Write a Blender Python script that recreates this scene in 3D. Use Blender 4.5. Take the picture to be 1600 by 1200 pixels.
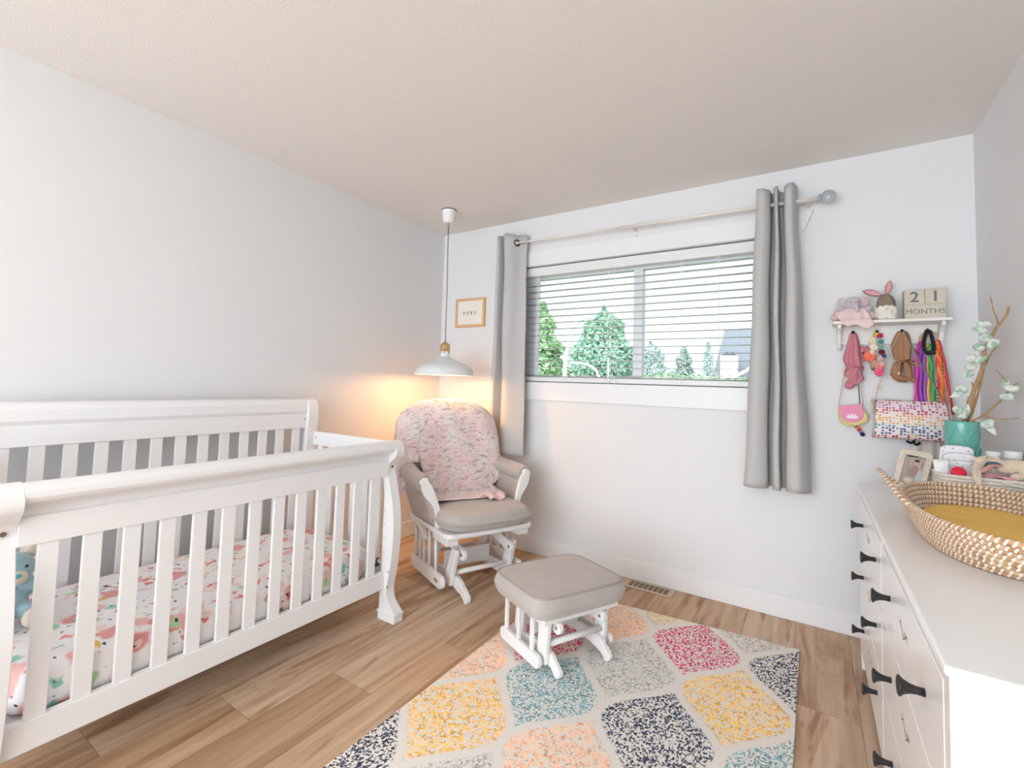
import bpy, bmesh, math, random
from mathutils import Vector, Matrix
random.seed(7)
for o in list(bpy.data.objects): bpy.data.objects.remove(o)
SC = bpy.context.scene
COL = SC.collection
PI = math.pi

# ------------------------------------------------------------ camera
cam_d = bpy.data.cameras.new('camera'); cam = bpy.data.objects.new('camera', cam_d); COL.objects.link(cam)
def cam_axes(yaw, pitch, roll):
    f = Vector((math.sin(yaw)*math.cos(pitch), math.cos(yaw)*math.cos(pitch), math.sin(pitch)))
    r = Vector((math.cos(yaw), -math.sin(yaw), 0)); u = r.cross(f)
    return math.cos(roll)*r+math.sin(roll)*u, -math.sin(roll)*r+math.cos(roll)*u, f
cr, cu, cf = cam_axes(-0.597099, 0.056239, 0.031600)
M = Matrix((cr, cu, -cf)).transposed().to_4x4(); M.translation = Vector((2.5974, -3.0346, 1.2010))
cam.matrix_world = M
cam_d.sensor_width = 36; cam_d.lens = 737.72*36/1600; cam_d.shift_x = 0.01875; cam_d.shift_y = -0.0274
cam_d.clip_start = 0.02; cam_d.clip_end = 400
SC.camera = cam
# ------------------------------------------------------------ world, lamps, exposure
SKY_SUN_SIDE, SKY_GARDEN_SIDE = 6.6, 1.3
W = bpy.data.worlds.new('overcast_sky'); SC.world = W; W.use_nodes = True
wn = W.node_tree.nodes; wl = W.node_tree.links
bg = wn['Background']
# thin overcast: much brighter on the sun's side (behind the camera) than over the back garden
tc = wn.new('ShaderNodeTexCoord'); sx = wn.new('ShaderNodeSeparateXYZ'); mr_ = wn.new('ShaderNodeMapRange'); rp = wn.new('ShaderNodeValToRGB')
wl.new(tc.outputs['Generated'], sx.inputs[0]); wl.new(sx.outputs['Y'], mr_.inputs[0])
mr_.inputs[1].default_value = -.9; mr_.inputs[2].default_value = .15; mr_.inputs[3].default_value = SKY_SUN_SIDE; mr_.inputs[4].default_value = SKY_GARDEN_SIDE
wl.new(sx.outputs['Z'], rp.inputs[0]); wl.new(rp.outputs[0], bg.inputs[0]); wl.new(mr_.outputs[0], bg.inputs[1])
rp.color_ramp.elements[0].color = (0.82, 0.91, 1, 1); rp.color_ramp.elements[1].color = (0.90, 0.95, 1, 1)
SC.view_settings.view_transform = 'Standard'; SC.view_settings.look = 'None'
SC.view_settings.gamma = 1; SC.view_settings.use_curve_mapping = False
SC.view_settings.exposure = 0.22
def area(name, loc, sx_, sy_, energy, color, target):
    l = bpy.data.lights.new(name, 'AREA'); l.shape = 'RECTANGLE'; l.size = sx_; l.size_y = sy_; l.energy = energy; l.color = color
    o = bpy.data.objects.new(name, l); COL.objects.link(o); o.location = loc
    o.rotation_euler = (Vector(target)-Vector(loc)).to_track_quat('-Z', 'Y').to_euler(); return o
# added fill light, high and unseen behind the camera, to brighten the room
area('added_fill_light', (2.0, -3.9, 2.40), 0.6, 0.6, 13, (1, 0.97, 0.93), (1.75, -4.2, 0))

# ------------------------------------------------------------ helpers
def lin(c):
    return tuple((x/255/12.92 if x/255 <= .04045 else ((x/255+.055)/1.055)**2.4) for x in c)
MATS = {}
def mat(name, rgb, rough=.5, metal=0, spec=.5, bump=0, bscale=40, bdetail=3, stretch=None, var=0, vscale=3, emit=None, sheen=0, coat=0):
    if name in MATS: return MATS[name]
    m = bpy.data.materials.new(name); m.use_nodes = True
    nt = m.node_tree; N = nt.nodes; L = nt.links; b = N['Principled BSDF']
    c = lin(rgb); b.inputs['Base Color'].default_value = (*c, 1)
    b.inputs['Roughness'].default_value = rough; b.inputs['Metallic'].default_value = metal
    b.inputs['Specular IOR Level'].default_value = spec
    if sheen: b.inputs['Sheen Weight'].default_value = sheen
    if coat: b.inputs['Coat Weight'].default_value = coat
    t = N.new('ShaderNodeTexCoord'); mp = N.new('ShaderNodeMapping'); L.new(t.outputs['Object'], mp.inputs[0])
    if stretch: mp.inputs['Scale'].default_value = stretch
    if bump:
        n = N.new('ShaderNodeTexNoise'); n.inputs['Scale'].default_value = bscale; n.inputs['Detail'].default_value = bdetail
        L.new(mp.outputs[0], n.inputs['Vector'])
        bp = N.new('ShaderNodeBump'); bp.inputs['Strength'].default_value = bump; bp.inputs['Distance'].default_value = .01
        L.new(n.outputs[0], bp.inputs['Height']); L.new(bp.outputs[0], b.inputs['Normal'])
    if var:
        n = N.new('ShaderNodeTexNoise'); n.inputs['Scale'].default_value = vscale; n.inputs['Detail'].default_value = 4
        L.new(mp.outputs[0], n.inputs['Vector'])
        r = N.new('ShaderNodeValToRGB'); r.color_ramp.elements[0].position = .3; r.color_ramp.elements[1].position = .7
        r.color_ramp.elements[0].color = (*[x*(1-var) for x in c], 1); r.color_ramp.elements[1].color = (*[min(1, x*(1+var)) for x in c], 1)
        L.new(n.outputs[0], r.inputs[0]); L.new(r.outputs[0], b.inputs['Base Color'])
    if emit: b.inputs['Emission Color'].default_value = (*lin(emit[0]), 1); b.inputs['Emission Strength'].default_value = emit[1]
    MATS[name] = m; return m
def nodes(m): return m.node_tree.nodes, m.node_tree.links, m.node_tree.nodes['Principled BSDF']

class MB:
    def __init__(s): s.v = []; s.f = []; s.mi = []; s.uv = {}; s.sm = []
    def add(s, vs, fs, mi=0, smooth=True, uvs=None):
        k = len(s.v); s.v += [Vector(v) for v in vs]
        for i, f in enumerate(fs):
            s.f.append([k+j for j in f]); s.mi.append(mi); s.sm.append(smooth)
            if uvs: s.uv[len(s.f)-1] = uvs[i]
        return s
    def box(s, x0, x1, y0, y1, z0, z1, mi=0, M=None):
        vs = [Vector((x, y, z)) for z in (z0, z1) for y in (y0, y1) for x in (x0, x1)]
        if M is not None: vs = [M @ v for v in vs]
        return s.add(vs, [(0, 2, 3, 1), (4, 5, 7, 6), (0, 1, 5, 4), (2, 6, 7, 3), (0, 4, 6, 2), (1, 3, 7, 5)], mi, False)
    def prism(s, poly, h0, h1, axis='y', mi=0, M=None, smooth=False):
        def P(a, b, h):
            return {'y': (a, h, b), 'x': (h, a, b), 'z': (a, b, h)}[axis]
        n = len(poly); vs = [Vector(P(a, b, h0)) for a, b in poly]+[Vector(P(a, b, h1)) for a, b in poly]
        if M is not None: vs = [M @ v for v in vs]
        fs = [list(range(n))[::-1], list(range(n, 2*n))]+[(i, (i+1) % n, n+(i+1) % n, n+i) for i in range(n)]
        return s.add(vs, fs, mi, smooth)
    def tube(s, pts, r, n=10, mi=0, cap=True, flat=1, uvscale=0):
        pts = [Vector(p) for p in pts]; m = len(pts)
        rs = list(r) if isinstance(r, (list, tuple)) else [r]*m
        if len(rs) != m: rs = [rs[min(len(rs)-1, int(i*len(rs)/m))] for i in range(m)]
        rings = []; prev = None; k0 = len(s.v); ln = [0]
        for i in range(m):
            d = (pts[min(i+1, m-1)]-pts[max(i-1, 0)])
            if d.length < 1e-9: d = Vector((0, 0, 1))
            d.normalize()
            if i: ln.append(ln[-1]+(pts[i]-pts[i-1]).length)
            if prev is None:
                a = Vector((0, 0, 1)) if abs(d.z) < .9 else Vector((1, 0, 0)); nx = d.cross(a).normalized()
            else:
                nx = prev-d*prev.dot(d)
                nx = nx.normalized() if nx.length > 1e-6 else d.orthogonal().normalized()
            ny = d.cross(nx); prev = nx
            for j in range(n):
                t = 2*PI*j/n; s.v.append(pts[i]+nx*math.cos(t)*rs[i]+ny*math.sin(t)*rs[i]*flat)
        for i in range(m-1):
            for j in range(n):
                a = k0+i*n+j; b = k0+i*n+(j+1) % n
                s.f.append([a, b, b+n, a+n]); s.mi.append(mi); s.sm.append(True)
                if uvscale:
                    s.uv[len(s.f)-1] = [(j/n, ln[i]*uvscale), ((j+1)/n, ln[i]*uvscale), ((j+1)/n, ln[i+1]*uvscale), (j/n, ln[i+1]*uvscale)]
        if cap:
            s.f.append([k0+j for j in range(n)][::-1]); s.mi.append(mi); s.sm.append(False)
            s.f.append([k0+(m-1)*n+j for j in range(n)]); s.mi.append(mi); s.sm.append(False)
        return s
    def cyl(s, p0, p1, r, n=16, mi=0, r1=None): return s.tube([p0, p1], [r, r if r1 is None else r1], n, mi)
    def lathe(s, prof, n=24, mi=0, M=None, closed=False, sx=1, sy=1):
        k = len(prof); vs = []
        for r, z in prof:
            for j in range(n):
                t = 2*PI*j/n; vs.append(Vector((r*math.cos(t)*sx, r*math.sin(t)*sy, z)))
        if M is not None: vs = [M @ v for v in vs]
        fs = [(i*n+j, i*n+(j+1) % n, (i+1)*n+(j+1) % n, (i+1)*n+j) for i in range(k-1) for j in range(n)]
        if closed: fs += [(( k-1)*n+j, (k-1)*n+(j+1) % n, (j+1) % n, j) for j in range(n)]
        else:
            if prof[0][0] > 1e-6: fs.append(list(range(n))[::-1])
            if prof[-1][0] > 1e-6: fs.append([(k-1)*n+j for j in range(n)])
        return s.add(vs, fs, mi, True)
    def ell(s, c, rx, ry, rz, n=16, m=10, mi=0, M=None):
        vs = []; R = M.to_3x3() if M is not None else Matrix.Identity(3)
        for i in range(m+1):
            p = PI*i/m
            for j in range(n):
                t = 2*PI*j/n
                vs.append(Vector(c)+R @ Vector((rx*math.sin(p)*math.cos(t), ry*math.sin(p)*math.sin(t), -rz*math.cos(p))))
        fs = [(i*n+j, i*n+(j+1) % n, (i+1)*n+(j+1) % n, (i+1)*n+j) for i in range(m) for j in range(n)]
        return s.add(vs, fs, mi, True)
    def grid(s, fn, nu, nv, mi=0, closed_u=False, uv=False, smooth=True):
        vs = [Vector(fn(i/nu, j/nv)) for j in range(nv+1) for i in range(nu+(0 if closed_u else 1))]
        w = nu if closed_u else nu+1; fs = []; uvs = []
        for j in range(nv):
            for i in range(nu):
                a = j*w+i; b = j*w+(i+1) % w
                fs.append((a, b, b+w, a+w)); uvs.append([(i/nu, j/nv), ((i+1)/nu, j/nv), ((i+1)/nu, (j+1)/nv), (i/nu, (j+1)/nv)])
        return s.add(vs, fs, mi, smooth, uvs if uv else None)

def obj(name, mb, mats, parent=None, world=True, bevel=0, segs=2, solid=0, subsurf=0, remesh=0, weld=False, off=0):
    me = bpy.data.meshes.new(name)
    vs = mb.v
    root = parent
    while root is not None and root.parent is not None: root = root.parent
    if root is not None and world and root.type == 'EMPTY':
        Mi = (Matrix.Translation(root.location) @ Matrix.Rotation(root.rotation_euler.z, 4, 'Z')).inverted()
        vs = [Mi @ v for v in vs]
    me.from_pydata([tuple(v) for v in vs], [], mb.f)
    if not isinstance(mats, (list, tuple)): mats = [mats]
    for m in mats: me.materials.append(m)
    for i, p in enumerate(me.polygons): p.material_index = mb.mi[i]; p.use_smooth = mb.sm[i]
    if mb.uv:
        ul = me.uv_layers.new(name='UVMap')
        for i, p in enumerate(me.polygons):
            if i in mb.uv:
                for k, li in enumerate(p.loop_indices): ul.data[li].uv = mb.uv[i][k]
    b = bmesh.new(); b.from_mesh(me)
    if weld: bmesh.ops.remove_doubles(b, verts=b.verts, dist=1e-5)
    bmesh.ops.recalc_face_normals(b, faces=b.faces); b.to_mesh(me); b.free()
    o = bpy.data.objects.new(name, me); COL.objects.link(o)
    if parent is not None: o.parent = parent
    if remesh:
        md = o.modifiers.new('r', 'REMESH'); md.mode = 'VOXEL'; md.voxel_size = remesh; md.use_smooth_shade = True
        md = o.modifiers.new('s', 'SMOOTH'); md.iterations = 4; md.factor = .6
    if solid: md = o.modifiers.new('t', 'SOLIDIFY'); md.thickness = solid; md.offset = off
    if bevel: md = o.modifiers.new('b', 'BEVEL'); md.width = bevel; md.segments = segs; md.limit_method = 'ANGLE'; md.angle_limit = .6
    if subsurf: md = o.modifiers.new('u', 'SUBSURF'); md.levels = subsurf; md.render_levels = subsurf
    return o
def tag(o, label=None, cat=None, group=None, kind=None):
    if label: o['label'] = label
    if cat: o['category'] = cat
    if group: o['group'] = group
    if kind: o['kind'] = kind
    return o
def thing(name, label, cat, loc, rz=0, group=None):
    e = bpy.data.objects.new(name, None); COL.objects.link(e); e.location = loc; e.rotation_euler = (0, 0, rz); e.empty_display_size = .05
    return tag(e, label, cat, group)
def struct(name, mb, m, **k): o = obj(name, mb, m, **k); o['kind'] = 'structure'; return o
def copy_thing(o, loc, label=None, rz=None):
    c = o.copy(); COL.objects.link(c); c.location = loc
    if label: c['label'] = label
    if rz is not None: c.rotation_euler.z = rz
    for ch in list(o.children):
        d = ch.copy(); COL.objects.link(d); d.parent = c
        for g in list(ch.children):
            e = g.copy(); COL.objects.link(e); e.parent = d
    return c
def text_mb(txt, size, depth, M, mi=0, spacing=1.0, bold=0.0):
    cu_ = bpy.data.curves.new('t', 'FONT'); cu_.body = txt; cu_.size = size; cu_.extrude = depth; cu_.align_x = 'CENTER'; cu_.space_character = spacing
    cu_.offset = bold; cu_.resolution_u = 4
    to = bpy.data.objects.new('t', cu_); me = bpy.data.meshes.new_from_object(to)
    mb = MB(); mb.add([M @ v.co for v in me.vertices], [tuple(p.vertices) for p in me.polygons], mi, False)
    bpy.data.objects.remove(to); bpy.data.curves.remove(cu_); bpy.data.meshes.remove(me)
    return mb
def spline(pts, k=6):
    P = [Vector(p) for p in pts]; out = []
    for i in range(len(P)-1):
        p0 = P[max(i-1, 0)]; p1 = P[i]; p2 = P[i+1]; p3 = P[min(i+2, len(P)-1)]
        for j in range(k):
            t = j/k
            out.append(.5*((2*p1)+(p2-p0)*t+(2*p0-5*p1+4*p2-p3)*t*t+(3*p1-p0-3*p2+p3)*t**3))
    out.append(P[-1]); return out
def hsh(*a):
    x = math.sin(sum(v*k for v, k in zip(a, (12.9898, 78.233, 37.719, 4.581))))*43758.5453
    return x-math.floor(x)

# ------------------------------------------------------------ shared materials
WALL = mat('wall_paint', (230, 230, 230), .7, bump=.06, bscale=220)
CEIL = mat('ceiling_paint', (238, 232, 226), .9, bump=.25, bscale=150, bdetail=5)
TRIM = mat('trim_paint', (236, 236, 236), .4)
CRIBW = mat('white_lacquer', (240, 240, 240), .3, coat=.2)
GLIDW = mat('white_painted_wood', (238, 236, 234), .32)
FAB = mat('taupe_microfibre', (184, 176, 170), .9, bump=.12, bscale=90, var=.06, vscale=9, sheen=.3)
CURT = mat('grey_curtain_cloth', (192, 191, 189), .9, bump=.1, bscale=400)
CURTD = CURT
BLK = mat('black_metal', (32, 32, 34), .4)
BRASS = mat('brass', (206, 176, 128), .35, metal=.9)
PLAST = mat('white_plastic', (240, 240, 238), .35)
SCREW = mat('bolt_steel', (120, 118, 114), .4, metal=.6)
RM_W = 3.2266; HC = 2.44; YB = -6.2

# ------------------------------------------------------------ room shell
# floor: one surface of planks
def make_floor():
    mb = MB(); cols = []; rng = random.Random(3)
    mb.box(-.15, RM_W+.15, YB, .15, -.06, -.0015, mi=1)
    for _ in range(6): cols.append((0, 0, 0))
    known = {3: -2.07, 4: -1.727, 5: -1.28, 11: -.785}
    for k in range(-2, 15):
        x0 = .090+.2205*k; x1 = x0+.2205
        x0c = max(x0, -.02); x1c = min(x1, RM_W+.02)
        if x1c <= x0c: continue
        j0 = known.get(k, -rng.random()*1.5)
        ys = [j0+1.55*i for i in range(-4, 4)]
        for a, b in zip(ys, ys[1:]):
            a = max(a, YB); b = min(b, .02)
            if b-a < .01: continue
            g = .0006
            mb.add([(x0c+g, a+g, 0), (x1c-g, a+g, 0), (x1c-g, b-g, 0), (x0c+g, b-g, 0)], [(0, 1, 2, 3)], 0, False)
            cols.append((rng.random(), rng.random(), rng.random()))
    m = bpy.data.materials.new('oak_planks'); m.use_nodes = True; N, L, B = nodes(m)
    at = N.new('ShaderNodeAttribute'); at.attribute_name = 'plank'
    sp = N.new('ShaderNodeSeparateColor'); L.new(at.outputs['Color'], sp.inputs[0])
    t = N.new('ShaderNodeTexCoord')
    off = N.new('ShaderNodeVectorMath'); off.operation = 'MULTIPLY_ADD'
    L.new(at.outputs['Color'], off.inputs[0]); off.inputs[1].default_value = (7, 13, 5); L.new(t.outputs['Object'], off.inputs[2])
    def noise(scale, st, det=6, dist=0, rough=.6):
        mp = N.new('ShaderNodeMapping'); mp.inputs['Scale'].default_value = st; L.new(off.outputs[0], mp.inputs[0])
        n = N.new('ShaderNodeTexNoise'); n.inputs['Scale'].default_value = scale; n.inputs['Detail'].default_value = det
        n.inputs['Distortion'].default_value = dist; n.inputs['Roughness'].default_value = rough
        L.new(mp.outputs[0], n.inputs['Vector']); return n.outputs[0]
    def ramp(src, els):
        r = N.new('ShaderNodeValToRGB'); cr_ = r.color_ramp
        cr_.elements[0].position = els[0][0]; cr_.elements[0].color = (*lin(els[0][1]), 1)
        cr_.elements[1].position = els[-1][0]; cr_.elements[1].color = (*lin(els[-1][1]), 1)
        for p, c in els[1:-1]: e = cr_.elements.new(p); e.color = (*lin(c), 1)
        L.new(src, r.inputs[0]); return r.outputs[0]
    def mix(a, b, fac, mode='MULTIPLY'):
        mx = N.new('ShaderNodeMix'); mx.data_type = 'RGBA'; mx.blend_type = mode
        L.new(a, mx.inputs[6]); L.new(b, mx.inputs[7])
        if isinstance(fac, float): mx.inputs[0].default_value = fac
        else: L.new(fac, mx.inputs[0])
        return mx.outputs[2]
    base = ramp(sp.outputs[0], [(0, (206, 177, 148)), (.5, (218, 191, 164)), (1, (232, 211, 188))])
    g1 = ramp(noise(7, (1, .11, 1), 7, 1.2), [(.3, (206, 188, 170)), (.5, (246, 241, 235)), (.72, (255, 255, 255))])
    g2 = ramp(noise(30, (1, .05, 1), 4), [(.3, (222, 210, 198)), (.7, (255, 255, 255))])
    kn = ramp(noise(5.5, (1, .13, 1), 4, 3.2, .55), [(.56, (255, 255, 255)), (.66, (196, 166, 138)), (.76, (146, 112, 84))])
    c = mix(base, g1, 1.0); c = mix(c, g2, 1.0); c = mix(c, kn, .7)
    L.new(c, B.inputs['Base Color']); B.inputs['Roughness'].default_value = .45; B.inputs['Specular IOR Level'].default_value = .35
    bp = N.new('ShaderNodeBump'); bp.inputs['Strength'].default_value = .08; bp.inputs['Distance'].default_value = .01
    L.new(noise(30, (1, .05, 1), 4), bp.inputs['Height']); L.new(bp.outputs[0], B.inputs['Normal'])
    o = struct('floor', mb, [m, mat('plank_joint', (96, 72, 52), .8)])
    ca = o.data.color_attributes.new('plank', 'FLOAT_COLOR', 'CORNER')
    for i, p in enumerate(o.data.polygons):
        c = cols[i] if i < len(cols) else (0, 0, 0)
        for li in p.loop_indices: ca.data[li].color = (*c, 1)
make_floor()
struct('ceiling', MB().box(-.15, RM_W+.15, YB, .15, HC, HC+.1), CEIL)
struct('wall_left', MB().box(-.12, 0, YB, .15, 0, HC), WALL)
struct('wall_right', MB().box(RM_W, RM_W+.12, YB, .15, 0, HC), WALL)
WX0, WX1, WZ0, WZ1 = .785, 2.47, 1.215, 2.07
wb = MB()
wb.box(0, WX0, 0, .14, 0, HC); wb.box(WX1, RM_W, 0, .14, 0, HC); wb.box(WX0, WX1, 0, .14, 0, WZ0); wb.box(WX0, WX1, 0, .14, WZ1, HC)
struct('wall_back', wb, WALL)
BBH = .116
def bboard(name, p): struct(name, MB().box(*p), TRIM, bevel=.004)
bboard('baseboard_back', (0.0, RM_W, -.015, 0, 0, BBH))
bboard('baseboard_left', (0, .015, YB, -.015, 0, BBH))
bboard('baseboard_right', (RM_W-.015, RM_W, YB, -.015, 0, BBH))
tr = MB()
tr.prism([(.745, 2.072), (2.560, 2.072), (2.604, 2.186), (.701, 2.186)], -.018, 0)
tr.box(.700, 2.560, -.018, 0, 1.085, WZ0)
tr.box(.700, WX0, -.014, 0, WZ0, 2.072); tr.box(WX1, 2.560, -.014, 0, WZ0, 2.072)
struct('trim_1', tr, TRIM, bevel=.0025)
# window: vinyl frame, meeting stile, two panes
wf = MB(); fy0, fy1 = .075, .135
wf.box(WX0, .87, fy0, fy1, WZ0, WZ1); wf.box(2.385, WX1, fy0, fy1, WZ0, WZ1)
wf.box(.87, 2.385, fy0, fy1, WZ0, 1.262); wf.box(.87, 2.385, fy0, fy1, 1.985, WZ1)
wf.box(1.607, 1.668, fy0-.004, fy1, 1.262, 1.985)
win = struct('window_1', wf, mat('white_vinyl', (226, 228, 230), .35), bevel=.003)
GL = bpy.data.materials.new('window_glass'); GL.use_nodes = True
N, L, B = nodes(GL); B.inputs['Transmission Weight'].default_value = 1; B.inputs['Roughness'].default_value = 0; B.inputs['IOR'].default_value = 1.02
B.inputs['Base Color'].default_value = (.97, .99, .98, 1)
for a, b in ((.87, 1.607), (1.668, 2.385)):
    obj('window_pane', MB().box(a, b, .104, .108, 1.262, 1.985), GL, win)
# ------------------------------------------------------------ crib
def make_crib():
    t = thing('crib', 'white painted sleigh style crib with slatted sides against the left wall', 'crib', (.44, -1.99, 0))
    YA, YC = -1.313, -2.669     # inner faces of the posts
    # front posts (curved profile), thickness along y
    prof = [(.780, .045), (.885, .045), (.884, .055), (.862, .075), (.842, .095), (.830, .125), (.828, .16), (.838, .21), (.850, .28), (.858, .37), (.860, .46), (.850, .55), (.832, .63),
            (.812, .70), (.803, .74), (.814, .775), (.838, .796), (.858, .820), (.861, .848), (.846, .874), (.818, .888), (.790, .888), (.772, .878), (.768, .86), (.768, .70), (.785, .62), (.785, .25), (.78, .12)]
    prof = prof[:1]+[(p.x, p.z) for p in spline([(x, 0, z) for x, z in prof[1:24]], 4)]+prof[24:]
    for ya, yb in ((YA, YA+.055), (YC-.055, YC)):
        p = obj('post', MB().prism(prof, ya, yb), CRIBW, t, bevel=.004)
        f = MB(); f.box(.772, .896, ya-.006, yb+.006, .034, .048); f.box(.775, .893, ya-.003, yb+.003, 0, .036)
        obj('foot', f, CRIBW, p, bevel=.004)
        BH = mat('bolt_hole', (120, 104, 88), .8)
        for x, z in ((.845, .24), (.842, .165), (.812, .772)): obj('bolt_hole', MB().cyl((x-.008, ya-.0008, z), (x-.008, ya+.0012, z), .0045, 12), BH, p)
        for z in (.33, .40, .47, .54): obj('bolt_hole', MB().cyl((.80, ya-.0008, z), (.80, ya+.001, z), .0025, 8), BH, p)
        obj('bolt_hole', MB().cyl((.800, (ya+yb)/2, .756), (.8085, (ya+yb)/2, .7545), .007, 12), BH, p)
    # back posts
    bprof = [(.07, 0), (.16, 0), (.155, .05), (.14, .12), (.14, .88), (.15, .96), (.146, 1.02), (.13, 1.062), (.10, 1.075), (.075, 1.06), (.07, .9)]
    for ya, yb in ((YA-.02, YA+.05), (YC-.05, YC+.02)):
        obj('post', MB().prism(bprof, ya, yb), CRIBW, t, bevel=.005)
    # front rails
    r = obj('top_rail', MB().prism([(.787, .713), (.812, .713), (.812, .792), (.805, .794), (.804, .802), (.806, .812), (.812, .822), (.824, .830), (.840, .833), (.850, .840), (.856, .851), (.854, .866), (.844, .879), (.826, .886), (.805, .887), (.788, .882), (.778, .868), (.787, .84)], YC, YA), CRIBW, t, bevel=.002)
    obj('bottom_rail', MB().box(.785, .812, YC, YA, .152, .235), CRIBW, t, bevel=.003)
    for i in range(13):
        y = -2.601+.1003*i
        obj('slat', MB().box(.792, .806, y-.0235, y+.0235, .23, .718), CRIBW, t, bevel=.002)
    # back panel
    obj('headboard_rail', MB().prism([(.105, .902), (.131, .902), (.131, .978), (.127, .980), (.128, .984), (.137, 1.00), (.136, 1.04), (.125, 1.064), (.10, 1.072), (.085, 1.06), (.092, .985), (.105, .975)], YC+.0, YA-.0), CRIBW, t, bevel=.002)
    obj('bottom_rail', MB().box(.105, .130, YC, YA, .20, .27), CRIBW, t, bevel=.003)
    for i in range(13):
        y = -2.593+.1003*i
        obj('slat', MB().box(.112, .124, y-.0235, y+.0235, .265, .906), CRIBW, t, bevel=.002)
    # side panels
    for yc in (-1.278, -2.704):
        obj('side_rail', MB().box(.14, .775, yc-.012, yc+.012, .800, .880), CRIBW, t, bevel=.006)
        obj('side_rail', MB().box(.14, .775, yc-.012, yc+.012, .19, .26), CRIBW, t, bevel=.003)
        for i in range(6):
            x = .205+.1*i
            obj('slat', MB().box(x-.021, x+.021, yc-.007, yc+.007, .255, .805), CRIBW, t, bevel=.002)
    obj('bolt_hole', MB().cyl((.129, YA-.03, .955), (.1325, YA-.03, .955), .004, 8), BH, t)
    obj('bolt_hole', MB().cyl((.168, -1.2915, .845), (.168, -1.288, .845), .004, 8), BH, t)
    br = MB(); br.tube([(.772, -1.33, .27), (.772, -1.335, .285), (.772, -1.33, .30), (.772, -1.32, .295)], .004, 8); br.box(.765, .78, -1.345, -1.32, .262, .272)
    obj('support_bracket', br, BLK, t)
    # spring deck under the mattress
    d = MB(); d.box(.15, .775, -2.65, -1.33, .195, .210)
    obj('mattress_support', d, CRIBW, t, bevel=.003)
make_crib()

# floral sheet material
def floral():
    m = bpy.data.materials.new('floral_sheet'); m.use_nodes = True; N, L, B = nodes(m); B.inputs['Roughness'].default_value = .85
    t = N.new('ShaderNodeTexCoord'); wob = N.new('ShaderNodeTexNoise'); wob.inputs['Scale'].default_value = 22; wob.inputs['Detail'].default_value = 2
    L.new(t.outputs['Object'], wob.inputs['Vector'])
    vv = N.new('ShaderNodeVectorMath'); vv.operation = 'MULTIPLY_ADD'; L.new(wob.outputs['Color'], vv.inputs[0]); vv.inputs[1].default_value = (.07, .07, .07); L.new(t.outputs['Object'], vv.inputs[2])
    cur = None
    def layer(prev, scale, off, thr, cols, rare, st=(1, 1, 1), soft=.06):
        mp = N.new('ShaderNodeMapping'); mp.inputs['Location'].default_value = off; mp.inputs['Scale'].default_value = st; L.new(vv.outputs[0], mp.inputs[0])
        v = N.new('ShaderNodeTexVoronoi'); v.inputs['Scale'].default_value = scale; L.new(mp.outputs[0], v.inputs['Vector'])
        sep = N.new('ShaderNodeSeparateColor'); L.new(v.outputs['Color'], sep.inputs[0])
        mr = N.new('ShaderNodeMapRange'); mr.inputs[1].default_value = thr-soft; mr.inputs[2].default_value = thr; mr.inputs[3].default_value = 1; mr.inputs[4].default_value = 0
        L.new(v.outputs['Distance'], mr.inputs[0])
        gt = N.new('ShaderNodeMath'); gt.operation = 'GREATER_THAN'; gt.inputs[1].default_value = rare; L.new(sep.outputs[0], gt.inputs[0])
        mu = N.new('ShaderNodeMath'); mu.operation = 'MULTIPLY'; L.new(mr.outputs[0], mu.inputs[0]); L.new(gt.outputs[0], mu.inputs[1])
        r = N.new('ShaderNodeValToRGB'); r.color_ramp.interpolation = 'CONSTANT'
        r.color_ramp.elements[0].color = (*lin(cols[0]), 1); r.color_ramp.elements[1].color = (*lin(cols[-1]), 1); r.color_ramp.elements[1].position = 1-1/len(cols)
        for i, c in enumerate(cols[1:-1]): e = r.color_ramp.elements.new((i+1)/len(cols)); e.color = (*lin(c), 1)
        L.new(sep.outputs[1], r.inputs[0])
        mx = N.new('ShaderNodeMix'); mx.data_type = 'RGBA'; L.new(mu.outputs[0], mx.inputs[0])
        if prev is None: mx.inputs[6].default_value = (*lin((243, 240, 240)), 1)
        else: L.new(prev, mx.inputs[6])
        L.new(r.outputs[0], mx.inputs[7]); return mx.outputs[2]
    c = layer(None, 9.5, (0, 0, 0), .40, [(236, 186, 178), (232, 166, 160), (240, 200, 190), (226, 150, 148)], .12, (1, 1, 1), .12)
    c = layer(c, 21, (3, 1, 2), .36, [(232, 156, 150), (222, 126, 128), (242, 210, 200)], .36, (1, 1, 1), .08)
    c = layer(c, 12, (.3, 5, 1), .27, [(164, 212, 186), (184, 216, 166), (140, 202, 182)], .5, (1, 1, 1), .08)
    c = layer(c, 15, (7, 2, 9), .24, [(244, 208, 120), (240, 196, 110), (242, 212, 166)], .70)
    c = layer(c, 24, (4, 8, 3), .21, [(84, 90, 106), (124, 130, 142), (60, 66, 84)], .45, (1.9, 1, 1), .03)
    L.new(c, B.inputs['Base Color'])
    n = N.new('ShaderNodeTexNoise'); n.inputs['Scale'].default_value = 9; L.new(t.outputs['Object'], n.inputs['Vector'])
    bp = N.new('ShaderNodeBump'); bp.inputs['Strength'].default_value = .25; bp.inputs['Distance'].default_value = .02; L.new(n.outputs[0], bp.inputs['Height']); L.new(bp.outputs[0], B.inputs['Normal'])
    return m
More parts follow.
